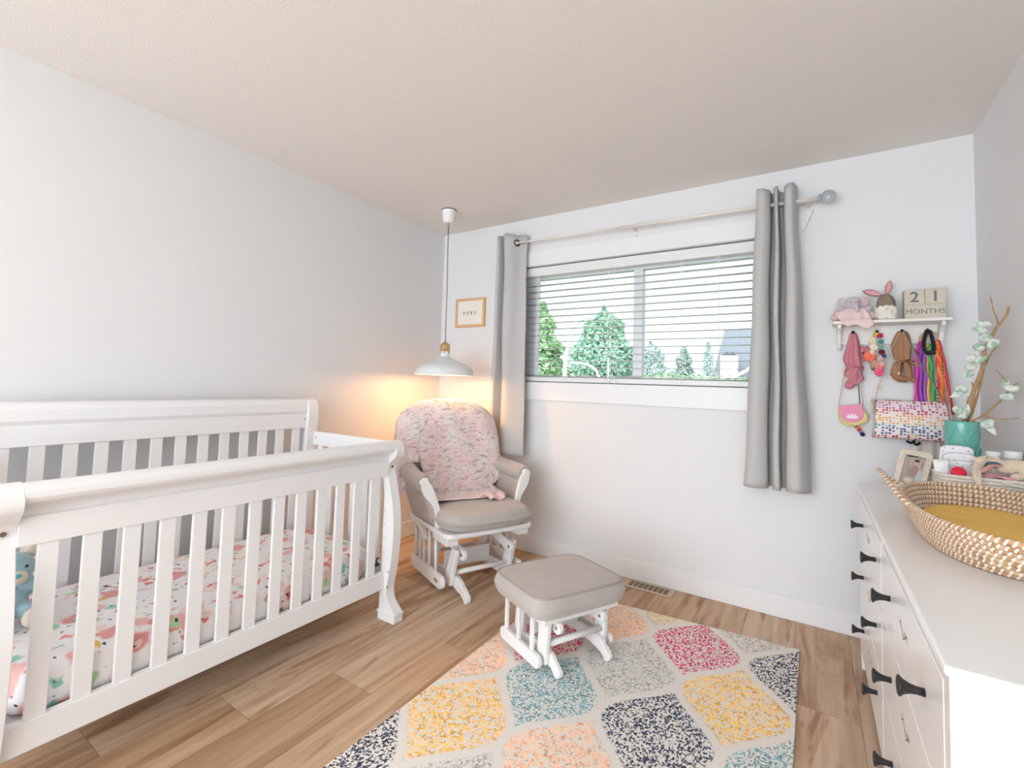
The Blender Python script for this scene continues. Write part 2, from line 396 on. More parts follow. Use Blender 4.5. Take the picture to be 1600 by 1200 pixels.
def soft_box(x0, x1, y0, y1, z0, z1, r, nx=24, ny=36, e=4.0, bulge=.01, seed=0):
    # rounded slab built from stacked superellipse rings
    mb = MB(); cx, cy = (x0+x1)/2, (y0+y1)/2; hx, hy = (x1-x0)/2, (y1-y0)/2; H = z1-z0; rings = []
    prof = []
    for i in range(7): a = PI/2*i/6; prof.append((1-math.cos(a), math.sin(a)))      # placeholder shape of the rounding
    zs = [(r*(1-math.sin(a)), z0+r*(1-math.cos(a))) for a in [PI/2*i/5 for i in range(6)]]
    zs += [(-bulge*math.sin(PI*k/4), z0+r+(H-2*r)*k/4) for k in (1, 2, 3)]
    zs += [(r*(1-math.sin(a)), z1-r*(1-math.cos(a))) for a in [PI/2*i/5 for i in range(5, -1, -1)]]
    n = 72; vs = []
    for ins, z in zs:
        for j in range(n):
            t = 2*PI*j/n; c, s_ = math.cos(t), math.sin(t); rr = (abs(c)**e+abs(s_)**e)**(-1/e)
            vs.append((cx+(hx-ins)*rr*c, cy+(hy-ins)*rr*s_, z))
    k = len(zs)
    fs = [(i*n+j, i*n+(j+1) % n, (i+1)*n+(j+1) % n, (i+1)*n+j) for i in range(k-1) for j in range(n)]
    for f_ in (.8, .5, .2):
        for j in range(n): 
            p = vs[(k-1)*n+j]; vs.append((cx+(p[0]-cx)*f_, cy+(p[1]-cy)*f_, z1+bulge*(1-f_*f_)))
    for q in range(3):
        a0 = (k-1+q)*n; a1 = (k+q)*n
        fs += [(a0+j, a0+(j+1) % n, a1+(j+1) % n, a1+j) for j in range(n)]
    fs.append([(k+2)*n+j for j in range(n)]); fs.append([j for j in range(n)][::-1])
    mb.add(vs, fs, 0, True); return mb
t = thing('crib_mattress', 'crib mattress in a white sheet printed with pink watercolour flowers', 'mattress', (.46, -1.99, .21))
obj('fitted_sheet', soft_box(.152, .776, -2.655, -1.345, .2105, .355, .03, e=9, bulge=.004), floral(), t)

# teddy lying at the near end of the mattress
def fur(name, rgb): return mat(name, rgb, .95, bump=.5, bscale=160, var=.08, vscale=30, sheen=.4)
t = thing('teddy_bear', 'pale blue plush bear with cream muzzle and teal nose on the crib mattress', 'teddy bear', (.42, -2.60, .362))
bl = fur('blue_plush', (158, 192, 203)); cr_ = fur('cream_plush', (228, 216, 196))
b = MB(); c0 = Vector((.40, -2.60, .43))
b.ell(c0, .06, .055, .066); b.ell(c0+Vector((.01, .01, .108)), .056, .056, .052)
b.ell(c0+Vector((.02, .06, .045)), .024, .052, .024, M=Matrix.Rotation(-.5, 4, 'X')); b.ell(c0+Vector((.02, -.06, .04)), .024, .05, .024, M=Matrix.Rotation(.5, 4, 'X'))
b.ell(c0+Vector((.055, .045, -.03)), .06, .028, .03); b.ell(c0+Vector((.055, -.045, -.03)), .06, .028, .03)
obj('body', b, bl, t, remesh=.007)
for s in (1, -1): obj('ear', MB().ell(c0+Vector((0, .045*s+.01, .155)), .012, .022, .022), cr_, t)
obj('muzzle', MB().ell(c0+Vector((.055, .008, .09)), .022, .03, .026), cr_, t)
obj('nose', MB().ell(c0+Vector((.078, .008, .101)), .006, .009, .007), mat('teal_nose', (72, 190, 190), .4), t)
for s in (1, -1): obj('eye', MB().ell(c0+Vector((.058, .008+.024*s, .122)), .005, .005, .005), BLK, t)
for s in (1, -1): obj('foot_pad', MB().ell(c0+Vector((.112, .045*s, -.03)), .014, .028, .03), cr_, t)

# ------------------------------------------------------------ glider chair (local frame: x forward, y to the photo's right)
def rbar(p0, p1, w, zdir, n=8):
    """2-D outline of a bar with round ends"""
    a = Vector(p0); b_ = Vector(p1); d = (b_-a).normalized(); q = Vector((-d.y, d.x)); out = []
    for c, base in ((b_, 1), (a, -1)):
        for i in range(n+1):
            th = -PI/2+PI*i/n
            out.append(tuple(c+d*base*math.cos(th)*w+q*base*math.sin(th)*w))
    return out
def curve_bar(pts, w):
    pts = [Vector(p) for p in pts]; L_, R_ = [], []
    for i, p in enumerate(pts):
        d = (pts[min(i+1, len(pts)-1)]-pts[max(i-1, 0)]).normalized(); q = Vector((-d.y, d.x))
        ww = w[i] if isinstance(w, list) else w
        L_.append(tuple(p+q*ww)); R_.append(tuple(p-q*ww))
    return L_+R_[::-1]
def sp2(pts, k=5): return [(p.x, p.z) for p in spline([(a, 0, z) for a, z in pts], k)]

def make_glider():
    t = thing('glider_chair', 'white glider rocking chair with taupe cushions and padded arms in the room corner', 'chair', (.87, -.66, 0), math.radians(-24))
    L = dict(world=False)
    for s in (-1, 1):
        # stationary base: runner, upright
        rn = obj('runner', MB().prism(curve_bar(sp2([(-.30, .02), (-.22, .05), (-.05, .075), (.10, .075), (.20, .055), (.275, .012)]), [.016]*5+[.02]*5+[.03]*5+[.034]*5+[.026]*5+[.01]), s*.165-.013, s*.165+.013), GLIDW, t, bevel=.004, **L)
        obj('upright', MB().prism([(.045, .05), (.125, .05), (.185, .245), (.18, .262), (.155, .268), (.125, .255)], s*.192-.013, s*.192+.013), GLIDW, t, bevel=.004, **L)
        obj('upright', MB().prism([(-.22, .05), (-.14, .05), (-.09, .325), (-.17, .325)], s*.165-.012, s*.165+.012), GLIDW, t, bevel=.003, **L)
        # swinging side frame
        lr = obj('side_rail', MB().prism(rbar((-.25, .085), (.125, .085), .036, 0), s*.262-.013, s*.262+.013), GLIDW, t, bevel=.004, **L)
        if s < 0: obj('slot', MB().prism(rbar((.075, .087), (.105, .083), .008, 0), -.277, -.2745), mat('slot_wood', (176, 124, 80), .7), lr, **L)
        for a, z1 in ((-.225, .31), (-.165, .31), (-.105, .27), (-.03, .335), (.055, .335)):
            obj('spindle', MB().cyl((a, s*.262, .115), (a-.012, s*.262, z1), .0095, 12), GLIDW, t, **L)
        obj('arched_brace', MB().prism(curve_bar(sp2([(-.245, .332), (-.18, .345), (-.11, .315), (-.065, .262)]), .018), s*.278-.014, s*.278+.014), GLIDW, t, bevel=.004, **L)
        obj('corner_block', MB().box(.03, .215, s*.235-.045, s*.235+.03, .305, .345), GLIDW, t, bevel=.004, **L)
        ha = obj('hanger_arm', MB().prism(rbar((-.15, .31), (.185, .235), .030, 0), s*.158-.012, s*.158+.012), GLIDW, t, bevel=.004, **L)
        obj('bolt', MB().cyl((.185, s*.158-.0135, .235), (.185, s*.158+.0135, .235), .009, 12), SCREW, ha, **L)
        obj('stop_knob', MB().cyl((.09, s*.21, .315), (.09, s*.25, .30), .009, 10).box(.07, .11, s*.20-.012, s*.20+.012, .295, .335), BLK, t, **L)
        # arm: front support board, padded roll, side panel
        cl = spline([(s*.262, 0, .372), (s*.268, 0, .43), (s*.288, 0, .50), (s*.322, 0, .56), (s*.345, 0, .605), (s*.352, 0, .622)], 4); nn = len(cl)
        ws = [.021+.010*(i/(nn-1))+.006*math.cos(i/(nn-1)*PI*3) for i in range(nn)]
        out = curve_bar([(p.x, p.z) for p in cl], ws); e = Vector((s*.352, .622)); dd = (Vector((cl[-1].x, cl[-1].z))-Vector((cl[-2].x, cl[-2].z))).normalized(); qq = Vector((-dd.y, dd.x))
        capp = [tuple(e+qq*math.cos(PI*k/10)*.031+dd*math.sin(PI*k/10)*.031) for k in range(1, 10)]
        out = out[:nn]+capp+out[nn:]
        shf = Matrix(((1, 0, -.12, .045), (0, 1, 0, 0), (0, 0, 1, 0), (0, 0, 0, 1)))
        obj('arm_support', MB().prism(out, .075, .098, axis='x', M=shf), GLIDW, t, bevel=.006, segs=3, **L)
        roll = MB(); pts = spline([(.042, s*.352, .618), (0, s*.358, .622), (-.12, s*.352, .63), (-.26, s*.325, .645)], 5)
        roll.tube(pts, [.046]+[.050]*3+[.052]*(len(pts)-5)+[.048], 16)
        obj('arm_pad', roll, FAB, t, bevel=.008, **L)
        def pan(u, v, s=s):
            a = -.27+.335*u; z = .385+.225*v
            return (a, s*(.268+.078*v+.012*math.sin(PI*u)), z)
        obj('side_cushion', MB().grid(pan, 10, 8), FAB, t, solid=.035, bevel=0, **L)
    # cross pieces
    obj('crossbar', MB().cyl((.115, -.18, .118), (.115, .18, .118), .014, 14), GLIDW, t, **L)
    obj('crossbar', MB().cyl((-.23, -.25, .13), (-.23, .25, .13), .011, 14), GLIDW, t, **L)
    obj('cross_panel', MB().box(-.06, -.04, -.155, .155, .085, .185), GLIDW, t, bevel=.004, **L)
    # seat frame
    fr = MB(); n = 20
    out = []
    for x, y in ((.245, .27), (-.30, .24), (-.30, -.24), (.245, -.27)):
        pass
    def rr(hx0, hx1, hy, r):
        pts = []
        for cx, cy, a0 in ((hx1-r, hy-r, 0), (hx0+r, hy-r, PI/2), (hx0+r, -hy+r, PI), (hx1-r, -hy+r, 1.5*PI)):
            for i in range(7): a = a0+PI/2*i/6; pts.append((cx+r*math.cos(a), cy+r*math.sin(a)))
        return pts
    fr.prism(rr(-.31, .245, .295, .06), .343, .372, axis='z')
    obj('seat_frame', fr, GLIDW, t, bevel=.009, segs=3, **L)
    # seat cushion
    sc = MB()
    def cush(cx0, cx1, hy, z0, z1, e, r):
        mb = soft_box(cx0, cx1, -hy, hy, z0, z1, r, e=e, bulge=.014); return mb
    c = cush(-.25, .285, .285, .373, .475, 3.6, .046)
    for v in c.v: v.y *= 1+.06*(v.x/.28)
    obj('seat_cushion', c, FAB, t, **L)
    # back cushion
    def w_at(z):
        pts = [(.40, .25), (.50, .28), (.62, .305), (.75, .338), (.84, .345), (.92, .322), (.98, .27), (1.02, .19), (1.04, .06), (1.045, 0)]
        for (a, p), (b_, q) in zip(pts, pts[1:]):
            if z <= b_: return p+(q-p)*(z-a)/(b_-a)
        return 0
    bc = MB(); zs = [.40, .44, .50, .56, .62, .69, .76, .82, .87, .92, .96, .99, 1.015, 1.033, 1.043]; n = 36; vs = []
    for i, z in enumerate(zs):
        w = w_at(z); tk = .062*min(1, (w/.2))**.6; ac = -.245-.20*(z-.42)
        if i == 0: tk *= .5
        for j in range(n):
            th = 2*PI*j/n; c_, s_ = math.cos(th), math.sin(th); e = 3.2; q = (abs(c_)**e+abs(s_)**e)**(-1/e)
            vs.append((ac+tk*q*s_, w*q*c_, z))
    fs = [(i*n+j, i*n+(j+1) % n, (i+1)*n+(j+1) % n, (i+1)*n+j) for i in range(len(zs)-1) for j in range(n)]
    fs += [list(range(n))[::-1], [(len(zs)-1)*n+j for j in range(n)]]
    bc.add(vs, fs); obj('back_cushion', bc, FAB, t, **L)
    return t
make_glider()

# knitted blanket draped over the back of the glider
def make_blanket():
    m = bpy.data.materials.new('variegated_knit'); m.use_nodes = True; N, L, B = nodes(m); B.inputs['Roughness'].default_value = .95; B.inputs['Sheen Weight'].default_value = .3
    t = N.new('ShaderNodeTexCoord'); mp = N.new('ShaderNodeMapping'); mp.inputs['Scale'].default_value = (8, 30, 1); mp.inputs['Rotation'].default_value = (0, 0, .6); L.new(t.outputs['UV'], mp.inputs[0])
    n = N.new('ShaderNodeTexNoise'); n.inputs['Scale'].default_value = 1.6; n.inputs['Detail'].default_value = 3; n.inputs['Roughness'].default_value = .75; n.inputs['Distortion'].default_value = .6; L.new(mp.outputs[0], n.inputs['Vector'])
    r = N.new('ShaderNodeValToRGB'); cr = r.color_ramp
    cols = [(.30, (178, 170, 170)), (.37, (196, 182, 184)), (.42, (236, 186, 188)), (.455, (244, 210, 208)), (.51, (250, 244, 240)), (.57, (236, 196, 198)), (.63, (246, 226, 222)), (.72, (190, 178, 182))]
    cr.elements[0].position, cr.elements[0].color = cols[0][0], (*lin(cols[0][1]), 1); cr.elements[1].position, cr.elements[1].color = cols[-1][0], (*lin(cols[-1][1]), 1)
    for p, c in cols[1:-1]: e = cr.elements.new(p); e.color = (*lin(c), 1)
    L.new(n.outputs[0], r.inputs[0])
    n2 = N.new('ShaderNodeTexNoise'); n2.inputs['Scale'].default_value = 7; n2.inputs['Detail'].default_value = 2; L.new(t.outputs['UV'], n2.inputs['Vector'])
    m2 = N.new('ShaderNodeMapRange'); m2.inputs[1].default_value = .42; m2.inputs[2].default_value = .62; m2.inputs[3].default_value = 0; m2.inputs[4].default_value = .75; L.new(n2.outputs[0], m2.inputs[0])
    mw = N.new('ShaderNodeMix'); mw.data_type = 'RGBA'; L.new(m2.outputs[0], mw.inputs[0]); L.new(r.outputs[0], mw.inputs[6])
    r2 = N.new('ShaderNodeValToRGB'); r2.color_ramp.elements[0].position = .38; r2.color_ramp.elements[0].color = (*lin((176, 170, 172)), 1); r2.color_ramp.elements[1].position = .5; r2.color_ramp.elements[1].color = (*lin((244, 240, 236)), 1); L.new(n.outputs[0], r2.inputs[0]); L.new(r2.outputs[0], mw.inputs[7])
    # plain pink border
    sp = N.new('ShaderNodeSeparateXYZ'); L.new(t.outputs['UV'], sp.inputs[0])
    lt = N.new('ShaderNodeMath'); lt.operation = 'LESS_THAN'; lt.inputs[1].default_value = .035; L.new(sp.outputs[1], lt.inputs[0])
    mx = N.new('ShaderNodeMix'); mx.data_type = 'RGBA'; L.new(lt.outputs[0], mx.inputs[0]); L.new(mw.outputs[2], mx.inputs[6]); mx.inputs[7].default_value = (*lin((242, 212, 208)), 1)
    L.new(mx.outputs[2], B.inputs['Base Color'])
    wv = N.new('ShaderNodeTexWave'); wv.inputs['Scale'].default_value = 1.4; wv.inputs['Distortion'].default_value = 3; L.new(mp.outputs[0], wv.inputs['Vector'])
    bp = N.new('ShaderNodeBump'); bp.inputs['Strength'].default_value = .45; bp.inputs['Distance'].default_value = .006; L.new(wv.outputs[0], bp.inputs['Height']); L.new(bp.outputs[0], B.inputs['Normal'])
    t = thing('knitted_blanket', 'chunky pink and grey variegated knit blanket draped over the glider chair back', 'blanket', (.87, -.66, 0), math.radians(-24))
    def top(b):
        q = abs(b+.015)/.385
        return .80+.275*max(0, 1-q**2.7)**(1/2.4) if q < 1 else .80
    def fn(u, v):
        b = -.44+.775*u
        zt = top(b)
        if b < -.37: zt = .80-(-.37-b)*1.2
        # bottom edge
        zb = .489
        onseat = -.26 < b < .235
        if b <= -.26: zb = .70-.02*math.sin(u*20) if b > -.345 else .50
        if b <= -.26 and b > -.345: zb = .69
        if b >= .235: zb = .50+(b-.235)*.6
        ac = lambda z: -.245-.20*(z-.42)
        th = .082
        if v < .12 and onseat:
            k = v/.12; a0 = .02+.02*math.sin(b*9+1); a1 = ac(.49)+th
            return (a0+(a1-a0)*k, b, .497-.004*k)
        if v < .12: v_ = v*.4
        else: v_ = v
        f = (v_-.0)/.70 if not onseat else (v-.12)/.58
        if f <= 1:
            z = zb+(zt-zb)*f; edge = max(0, 1-((abs(b+.015))/.40)**6)
            drop = max(0, min(1, (zt-z)/.13)); tk = th*(drop**.5)*(.35+.65*edge)
            a = ac(z)+tk+.006*math.sin(b*26+z*9)
            if b < -.345: a += -.03*(1-f); 
            bb = b-(.03*(1-f) if b < -.35 else 0)
            return (a, bb, z)
        k = (v-.70)/.30; z = zt-(zt-.72)*k*.9
        drop = max(0, min(1, (zt-z)/.13)); return (ac(z)-th*(drop**.5)*.95-.004, b, z)
    o = obj('knit_panel', MB().grid(fn, 90, 100, uv=True), m, t, world=False, solid=.008, off=1)
    # turned up corner lying on the seat
    def fc(u, v): return (.005+.095*v-.01*u, .045+.115*u+.02*v, .497+.018*math.sin(PI*v)+.010*math.sin(u*7))
    obj('folded_corner', MB().grid(fc, 14, 10, uv=True), mat('pink_knit', (240, 208, 204), .95, bump=.5, bscale=120), t, world=False, solid=.010)
make_blanket()

def make_ottoman():
    t = thing('ottoman', 'white glider ottoman with a flat taupe cushion standing on the rug', 'ottoman', (1.632, -1.024, .0125), math.radians(-26))
    L = dict(world=False)
    for s in (-1, 1):
        obj('runner', MB().prism(curve_bar(sp2([(-.20, .018), (-.12, .045), (0, .06), (.09, .062), (.15, .045), (.195, .01)]), [.014]*5+[.018]*5+[.026]*5+[.028]*5+[.022]*5+[.008]), s*.135-.011, s*.135+.011), GLIDW, t, bevel=.004, **L)
        obj('upright', MB().prism([(.075, .035), (.135, .035), (.15, .205), (.10, .215), (.085, .2)], s*.158-.011, s*.158+.011), GLIDW, t, bevel=.004, **L)
        obj('upright', MB().prism([(-.14, .04), (-.075, .04), (-.055, .215), (-.12, .215)], s*.135-.010, s*.135+.010), GLIDW, t, bevel=.003, **L)
        obj('side_rail', MB().prism(rbar((-.135, .052), (.115, .052), .027, 0), s*.196-.011, s*.196+.011), GLIDW, t, bevel=.004, **L)
        for a in (-.125, -.025, .075):
            obj('spindle', MB().box(a-.008, a+.008, s*.193-.008, s*.193+.008, .075, .222), GLIDW, t, bevel=.003, **L)
        ha = obj('hanger_arm', MB().prism(rbar((-.08, .20), (.155, .185), .025, 0), s*.118-.011, s*.118+.011), GLIDW, t, bevel=.004, **L)
        obj('bolt', MB().cyl((.155, s*.118-.0125, .185), (.155, s*.118+.0125, .185), .007, 12), BRASS, ha, **L)
        obj('runner_cap', MB().cyl((.06, s*.225-.010, .033), (.06, s*.225+.010, .033), .0335, 18), GLIDW, t, bevel=.003, **L) if s > 0 else None
    obj('crossbar', MB().cyl((.12, -.15, .11), (.12, .15, .11), .013, 14), GLIDW, t, **L)
    obj('cross_panel', MB().box(-.03, -.012, -.127, .127, .085, .155), GLIDW, t, bevel=.003, **L)
    obj('cross_panel', MB().box(-.115, -.098, -.127, .127, .14, .21), GLIDW, t, bevel=.003, **L)
    obj('top_frame', MB().box(-.165, .17, -.205, .205, .212, .235), GLIDW, t, bevel=.006, **L)
    c = soft_box(-.19, .195, -.248, .248, .236, .330, .022, e=7, bulge=.008)
    cu_ = obj('cushion', c, FAB, t, **L)
    pts = []
    for i in range(61):
        a = 2*PI*i/60; c_, s_ = math.cos(a), math.sin(a); e = 7; q = (abs(c_)**e+abs(s_)**e)**(-1/e)
        pts.append((.0025+.187*q*c_, .2425*q*s_, .3255))
    obj('piping', MB().tube(pts, .0042, 8, cap=False), mat('taupe_piping', (168, 160, 154), .9), cu_, **L)
make_ottoman()

# ------------------------------------------------------------ rug
def make_rug():
    cols = {(0, 0): (196, 44, 106), (-1, 1): (176, 176, 170), (1, 1): (238, 182, 74), (-2, 2): (112, 160, 168), (0, 2): (60, 70, 92), (-3, 3): (238, 182, 74), (-2, 0): (238, 168, 116),
            (-3, 1): (198, 30, 90), (-4, 2): (236, 178, 138), (2, 0): (56, 66, 88), (-1, -1): (214, 196, 140), (1, -1): (178, 172, 168), (2, 2): (112, 160, 168), (-4, 4): (56, 66, 88),
            (-4, 0): (200, 190, 150), (-1, 3): (236, 178, 138), (1, 3): (198, 44, 106), (-2, 4): (178, 172, 168), (0, 4): (238, 182, 74), (2, 4): (60, 70, 92), (-3, -1): (178, 172, 168), (-5, 3): (112, 160, 168), (-3, 5): (198, 44, 106), (-1, 5): (112, 160, 168), (1, 5): (178, 172, 168)}
    Q = [Vector((1.352, -2.20)), Vector((2.537, -2.20)), Vector((2.537, -.345)), Vector((1.352, -.452))]
    nx, ny = 236, 360; mb = MB(); vs = []; cc = []; al = []
    for j in range(ny+1):
        v = j/ny
        for i in range(nx+1):
            u = i/nx; p = (Q[0]*(1-u)+Q[1]*u)*(1-v)+(Q[3]*(1-u)+Q[2]*u)*v
            vs.append((p.x, p.y, .0115))
            best = 0; bc = (0, 0, 0)
            fi = (p.x-2.138)/.2025; fj = (-.62-p.y)/.335
            for jj in range(int(math.floor(fj)), int(math.floor(fj))+2):
                for ii in range(int(math.floor(fi))-1, int(math.floor(fi))+3):
                    if (ii+jj) % 2: continue
                    dx = p.x-(2.138+.2025*ii); dy = p.y-(-.62-.335*jj)
                    if abs(dy) > .335: continue
                    w = .2025*.5*(1+math.cos(PI*dy/.335))
                    sl = .2025*.5*PI/.335*abs(math.sin(PI*dy/.335))
                    d = (w-abs(dx))/math.sqrt(1+sl*sl)-.017
                    d = min(d, .272-abs(dy))
                    k = max(0, min(1, d/.006+.5))
                    if k > best: best = k; bc = lin(cols.get((ii, jj), (200, 180, 160)))
            cc.append(bc); al.append(best)
    w = nx+1
    fs = [(j*w+i, j*w+i+1, (j+1)*w+i+1, (j+1)*w+i) for j in range(ny) for i in range(nx)]
    mb.add(vs, fs, 0, False)
    # edge and underside
    q4 = [(p.x, p.y) for p in Q]; n0 = len(mb.v)
    mb.add([(x, y, .0115) for x, y in q4]+[(x, y, .0006) for x, y in q4], [(0, 1, 5, 4), (1, 2, 6, 5), (2, 3, 7, 6), (3, 0, 4, 7), (7, 6, 5, 4)], 1, False)
    m = bpy.data.materials.new('rug_pile'); m.use_nodes = True; N, L, B = nodes(m); B.inputs['Roughness'].default_value = .95; B.inputs['Specular IOR Level'].default_value = .1
    at = N.new('ShaderNodeAttribute'); at.attribute_name = 'motif'; t = N.new('ShaderNodeTexCoord')
    def noise(sc, det, st=(1, 1, 1)):
        mp = N.new('ShaderNodeMapping'); mp.inputs['Scale'].default_value = st; L.new(t.outputs['Object'], mp.inputs[0])
        n = N.new('ShaderNodeTexNoise'); n.inputs['Scale'].default_value = sc; n.inputs['Detail'].default_value = det; L.new(mp.outputs[0], n.inputs['Vector']); return n.outputs[0]
    def ramp(src, a, b, flip=False):
        r = N.new('ShaderNodeMapRange'); r.inputs[1].default_value = a; r.inputs[2].default_value = b; L.new(src, r.inputs[0]); return r.outputs[0]
    sp1 = ramp(noise(120, 2, (1.2, .85, 1)), .475, .55); big = noise(6, 2)
    ml = N.new('ShaderNodeMath'); ml.operation = 'MULTIPLY'; L.new(sp1, ml.inputs[0]); L.new(at.outputs['Alpha'], ml.inputs[1])
    hue = noise(45, 1)
    hs = N.new('ShaderNodeHueSaturation'); L.new(at.outputs['Color'], hs.inputs['Color']); hs.inputs['Saturation'].default_value = .98
    L.new(ramp(hue, .3, .7), hs.inputs['Value']); 
    vr = N.new('ShaderNodeMapRange'); vr.inputs[1].default_value = .35; vr.inputs[2].default_value = .65; vr.inputs[3].default_value = .9; vr.inputs[4].default_value = 1.6; L.new(hue, vr.inputs[0]); L.new(vr.outputs[0], hs.inputs['Value'])
    mx = N.new('ShaderNodeMix'); mx.data_type = 'RGBA'; L.new(ml.outputs[0], mx.inputs[0]); mx.inputs[6].default_value = (*lin((236, 231, 223)), 1); L.new(hs.outputs[0], mx.inputs[7])
    L.new(mx.outputs[2], B.inputs['Base Color'])
    bp = N.new('ShaderNodeBump'); bp.inputs['Strength'].default_value = .3; bp.inputs['Distance'].default_value = .004; L.new(noise(260, 2), bp.inputs['Height']); L.new(bp.outputs[0], B.inputs['Normal'])
    o = obj('area_rug', mb, [m, mat('rug_edge', (216, 206, 194), .95)])
    ca = o.data.color_attributes.new('motif', 'FLOAT_COLOR', 'POINT')
    for i in range(len(cc)): ca.data[i].color = (*cc[i], al[i])
    for i in range(len(cc), len(o.data.vertices)): ca.data[i].color = (0, 0, 0, 0)
    tag(o, 'cream area rug with speckled pink, yellow, teal and navy ogee medallions', 'rug')
make_rug()

# floor register by the window wall
def make_register():
    t = thing('floor_register', 'beige floor vent grille with black slots beside the back baseboard', 'floor vent', (1.776, -.078, 0))
    mb = MB(); mb.box(1.635, 1.917, -.150, -.018, .0002, .005)
    obj('plate', mb, mat('register_plate', (196, 176, 152), .45), t, bevel=.003)
    sl = MB(); rng = random.Random(5)
    for i in range(8):
        x0 = 1.662+i*.029
        for (a, b, c, d) in ((0, .022, -.120, -.108), (0, .008, -.102, -.078), (.013, .022, -.102, -.092), (.010, .022, -.086, -.076), (0, .022, -.070, -.060), (.0, .009, -.055, -.046), (.014, .022, -.055, -.046)):
            sl.box(x0+a, x0+b, c, d, .0049, .0054)
    obj('slots', sl, mat('dark_void', (22, 20, 20), .9), t)
make_register()
# ------------------------------------------------------------ window blind, rod, curtains
def make_blind():
    t = thing('window_blind', 'white horizontal slat blind hanging open inside the window', 'window blind', (1.627, .04, 1.215))
    BM = mat('blind_white', (232, 232, 230), .45)
    X0, X1 = .795, 2.46
    obj('headrail', MB().box(X0, X1, .002, .062, 1.998, 2.062), BM, t, bevel=.003)
    n = 14
    for i in range(n):
        z = 1.931-.0468*i
        sag = lambda u: 0
        def fn(u, v, z=z): return (X0+.005+(X1-X0-.01)*u, .014+.048*v, z+.0022*math.sin(PI*v))
        obj('slat', MB().grid(fn, 1, 4), BM, t, solid=.0022)
    for k in range(2):
        def fn(u, v, z=1.268-.009*k): return (X0+.005+(X1-X0-.01)*u, .014+.048*v, z+.0022*math.sin(PI*v))
        obj('slat', MB().grid(fn, 1, 4), BM, t, solid=.0022)
    obj('bottom_rail', MB().box(X0+.005, X1-.005, .014, .062, 1.221, 1.2525), BM, t, bevel=.002)
    for x in (.905, 1.155, 1.46, 1.925, 2.13):
        s_ = MB()
        for dx in (-.006, .006): s_.box(x+dx-.0011, x+dx+.0011, .011, .0125, 1.231, 2.0)
        for dx in (0,): s_.box(x-.0008, x+.0008, .0635, .0645, 1.231, 2.0)
        obj('ladder_cord', s_, mat('blind_cord', (240, 240, 238), .8), t)
    cd = MB()
    cd.tube(spline([(1.50, .004, 2.0), (1.502, -.002, 1.6), (1.50, -.002, 1.30), (1.47, -.004, 1.225), (1.49, -.005, 1.205), (1.52, -.004, 1.22), (1.505, -.003, 1.26)], 6), .0022, 6)
    obj('pull_cord', cd, mat('blind_cord', (240, 240, 238), .8), t)
    cd = MB(); cd.tube(spline([(.925, .004, 2.0), (.925, 0, 1.6), (.925, 0, 1.28)], 4), .0028, 6)
    obj('tilt_wand', cd, mat('blind_cord', (240, 240, 238), .8), t)
make_blind()

RODM = mat('rod_white', (236, 230, 222), .3)
def make_rod():
    t = thing('curtain_rod', 'white curtain rod with faceted clear finial above the window', 'curtain rod', (1.65, -.09, 2.23))
    p0, p1 = Vector((.64, -.09, 2.243)), Vector((2.625, -.09, 2.218)); mid = p0.lerp(p1, .46)
    obj('rod', MB().cyl(p0, mid, .008, 14).cyl(mid, p1, .0105, 14), RODM, t)
    fm = mat('finial_glass', (206, 212, 216), .08, spec=.8); N, L, B = nodes(fm); B.inputs['Transmission Weight'].default_value = .55
    f = MB(); bm = bmesh.new(); bmesh.ops.create_icosphere(bm, subdivisions=2, radius=.036)
    for e in (p1+Vector((.042, 0, .0)),):
        f.add([e+v.co for v in bm.verts], [[v.index for v in p.verts] for p in bm.faces], 0, False)
    f.cyl(p1-Vector((.004, 0, 0)), p1+Vector((.012, 0, 0)), .02, 16)
    bm.free(); obj('finial', f, fm, t)
    for x in (.70, 1.644, 2.578):
        b = MB(); z = 2.243-.025*(x-.64)/1.985
        b.box(x-.009, x+.009, -.004, 0, z-.05, z+.012); b.box(x-.006, x+.006, -.09, -.003, z-.014, z-.006); b.tube([(x, -.104, z), (x, -.10, z-.012), (x, -.09, z-.015), (x, -.078, z-.012), (x, -.075, z)], .004, 8)
        bo = obj('bracket', b, RODM, t, bevel=.001)
        for zz in (z-.002, z-.04): obj('screw', MB().cyl((x, -.0055, zz), (x, -.003, zz), .004, 10), BLK, bo)
make_rod()

def curtain(name_label, top_pts, bot_pts, z0, z1, cx, grommets):
    t = thing('curtain', name_label, 'curtain', (cx, -.09, z0))
    A = spline(top_pts, 10); Bp = spline(bot_pts, 10); n = len(A)-1
    def fn(u, v):
        i = min(int(round(u*n)), n); a, b = A[i], Bp[i]; k = v**.8; p = b.lerp(a, k)
        z = z0+(z1-z0)*v
        if v == 1: z += .006*math.sin(u*PI*7)
        return (p.x+.003*math.sin(z*9+u*5), p.y+.004*math.sin(z*7+u*11), z)
    o = obj('panel', MB().grid(fn, n, 40), CURT, t, solid=.003)
    for p, ax in grommets:
        g = MB(); pts = []
        for i in range(25):
            a = 2*PI*i/24; 
            pts.append(Vector(p)+Vector(ax[0])*math.cos(a)*.021+Vector(ax[1])*math.sin(a)*.021)
        g.tube(pts, .006, 8, cap=False); obj('grommet', g, mat('bronze_ring', (52, 46, 42), .35, metal=.7), t)
    return t
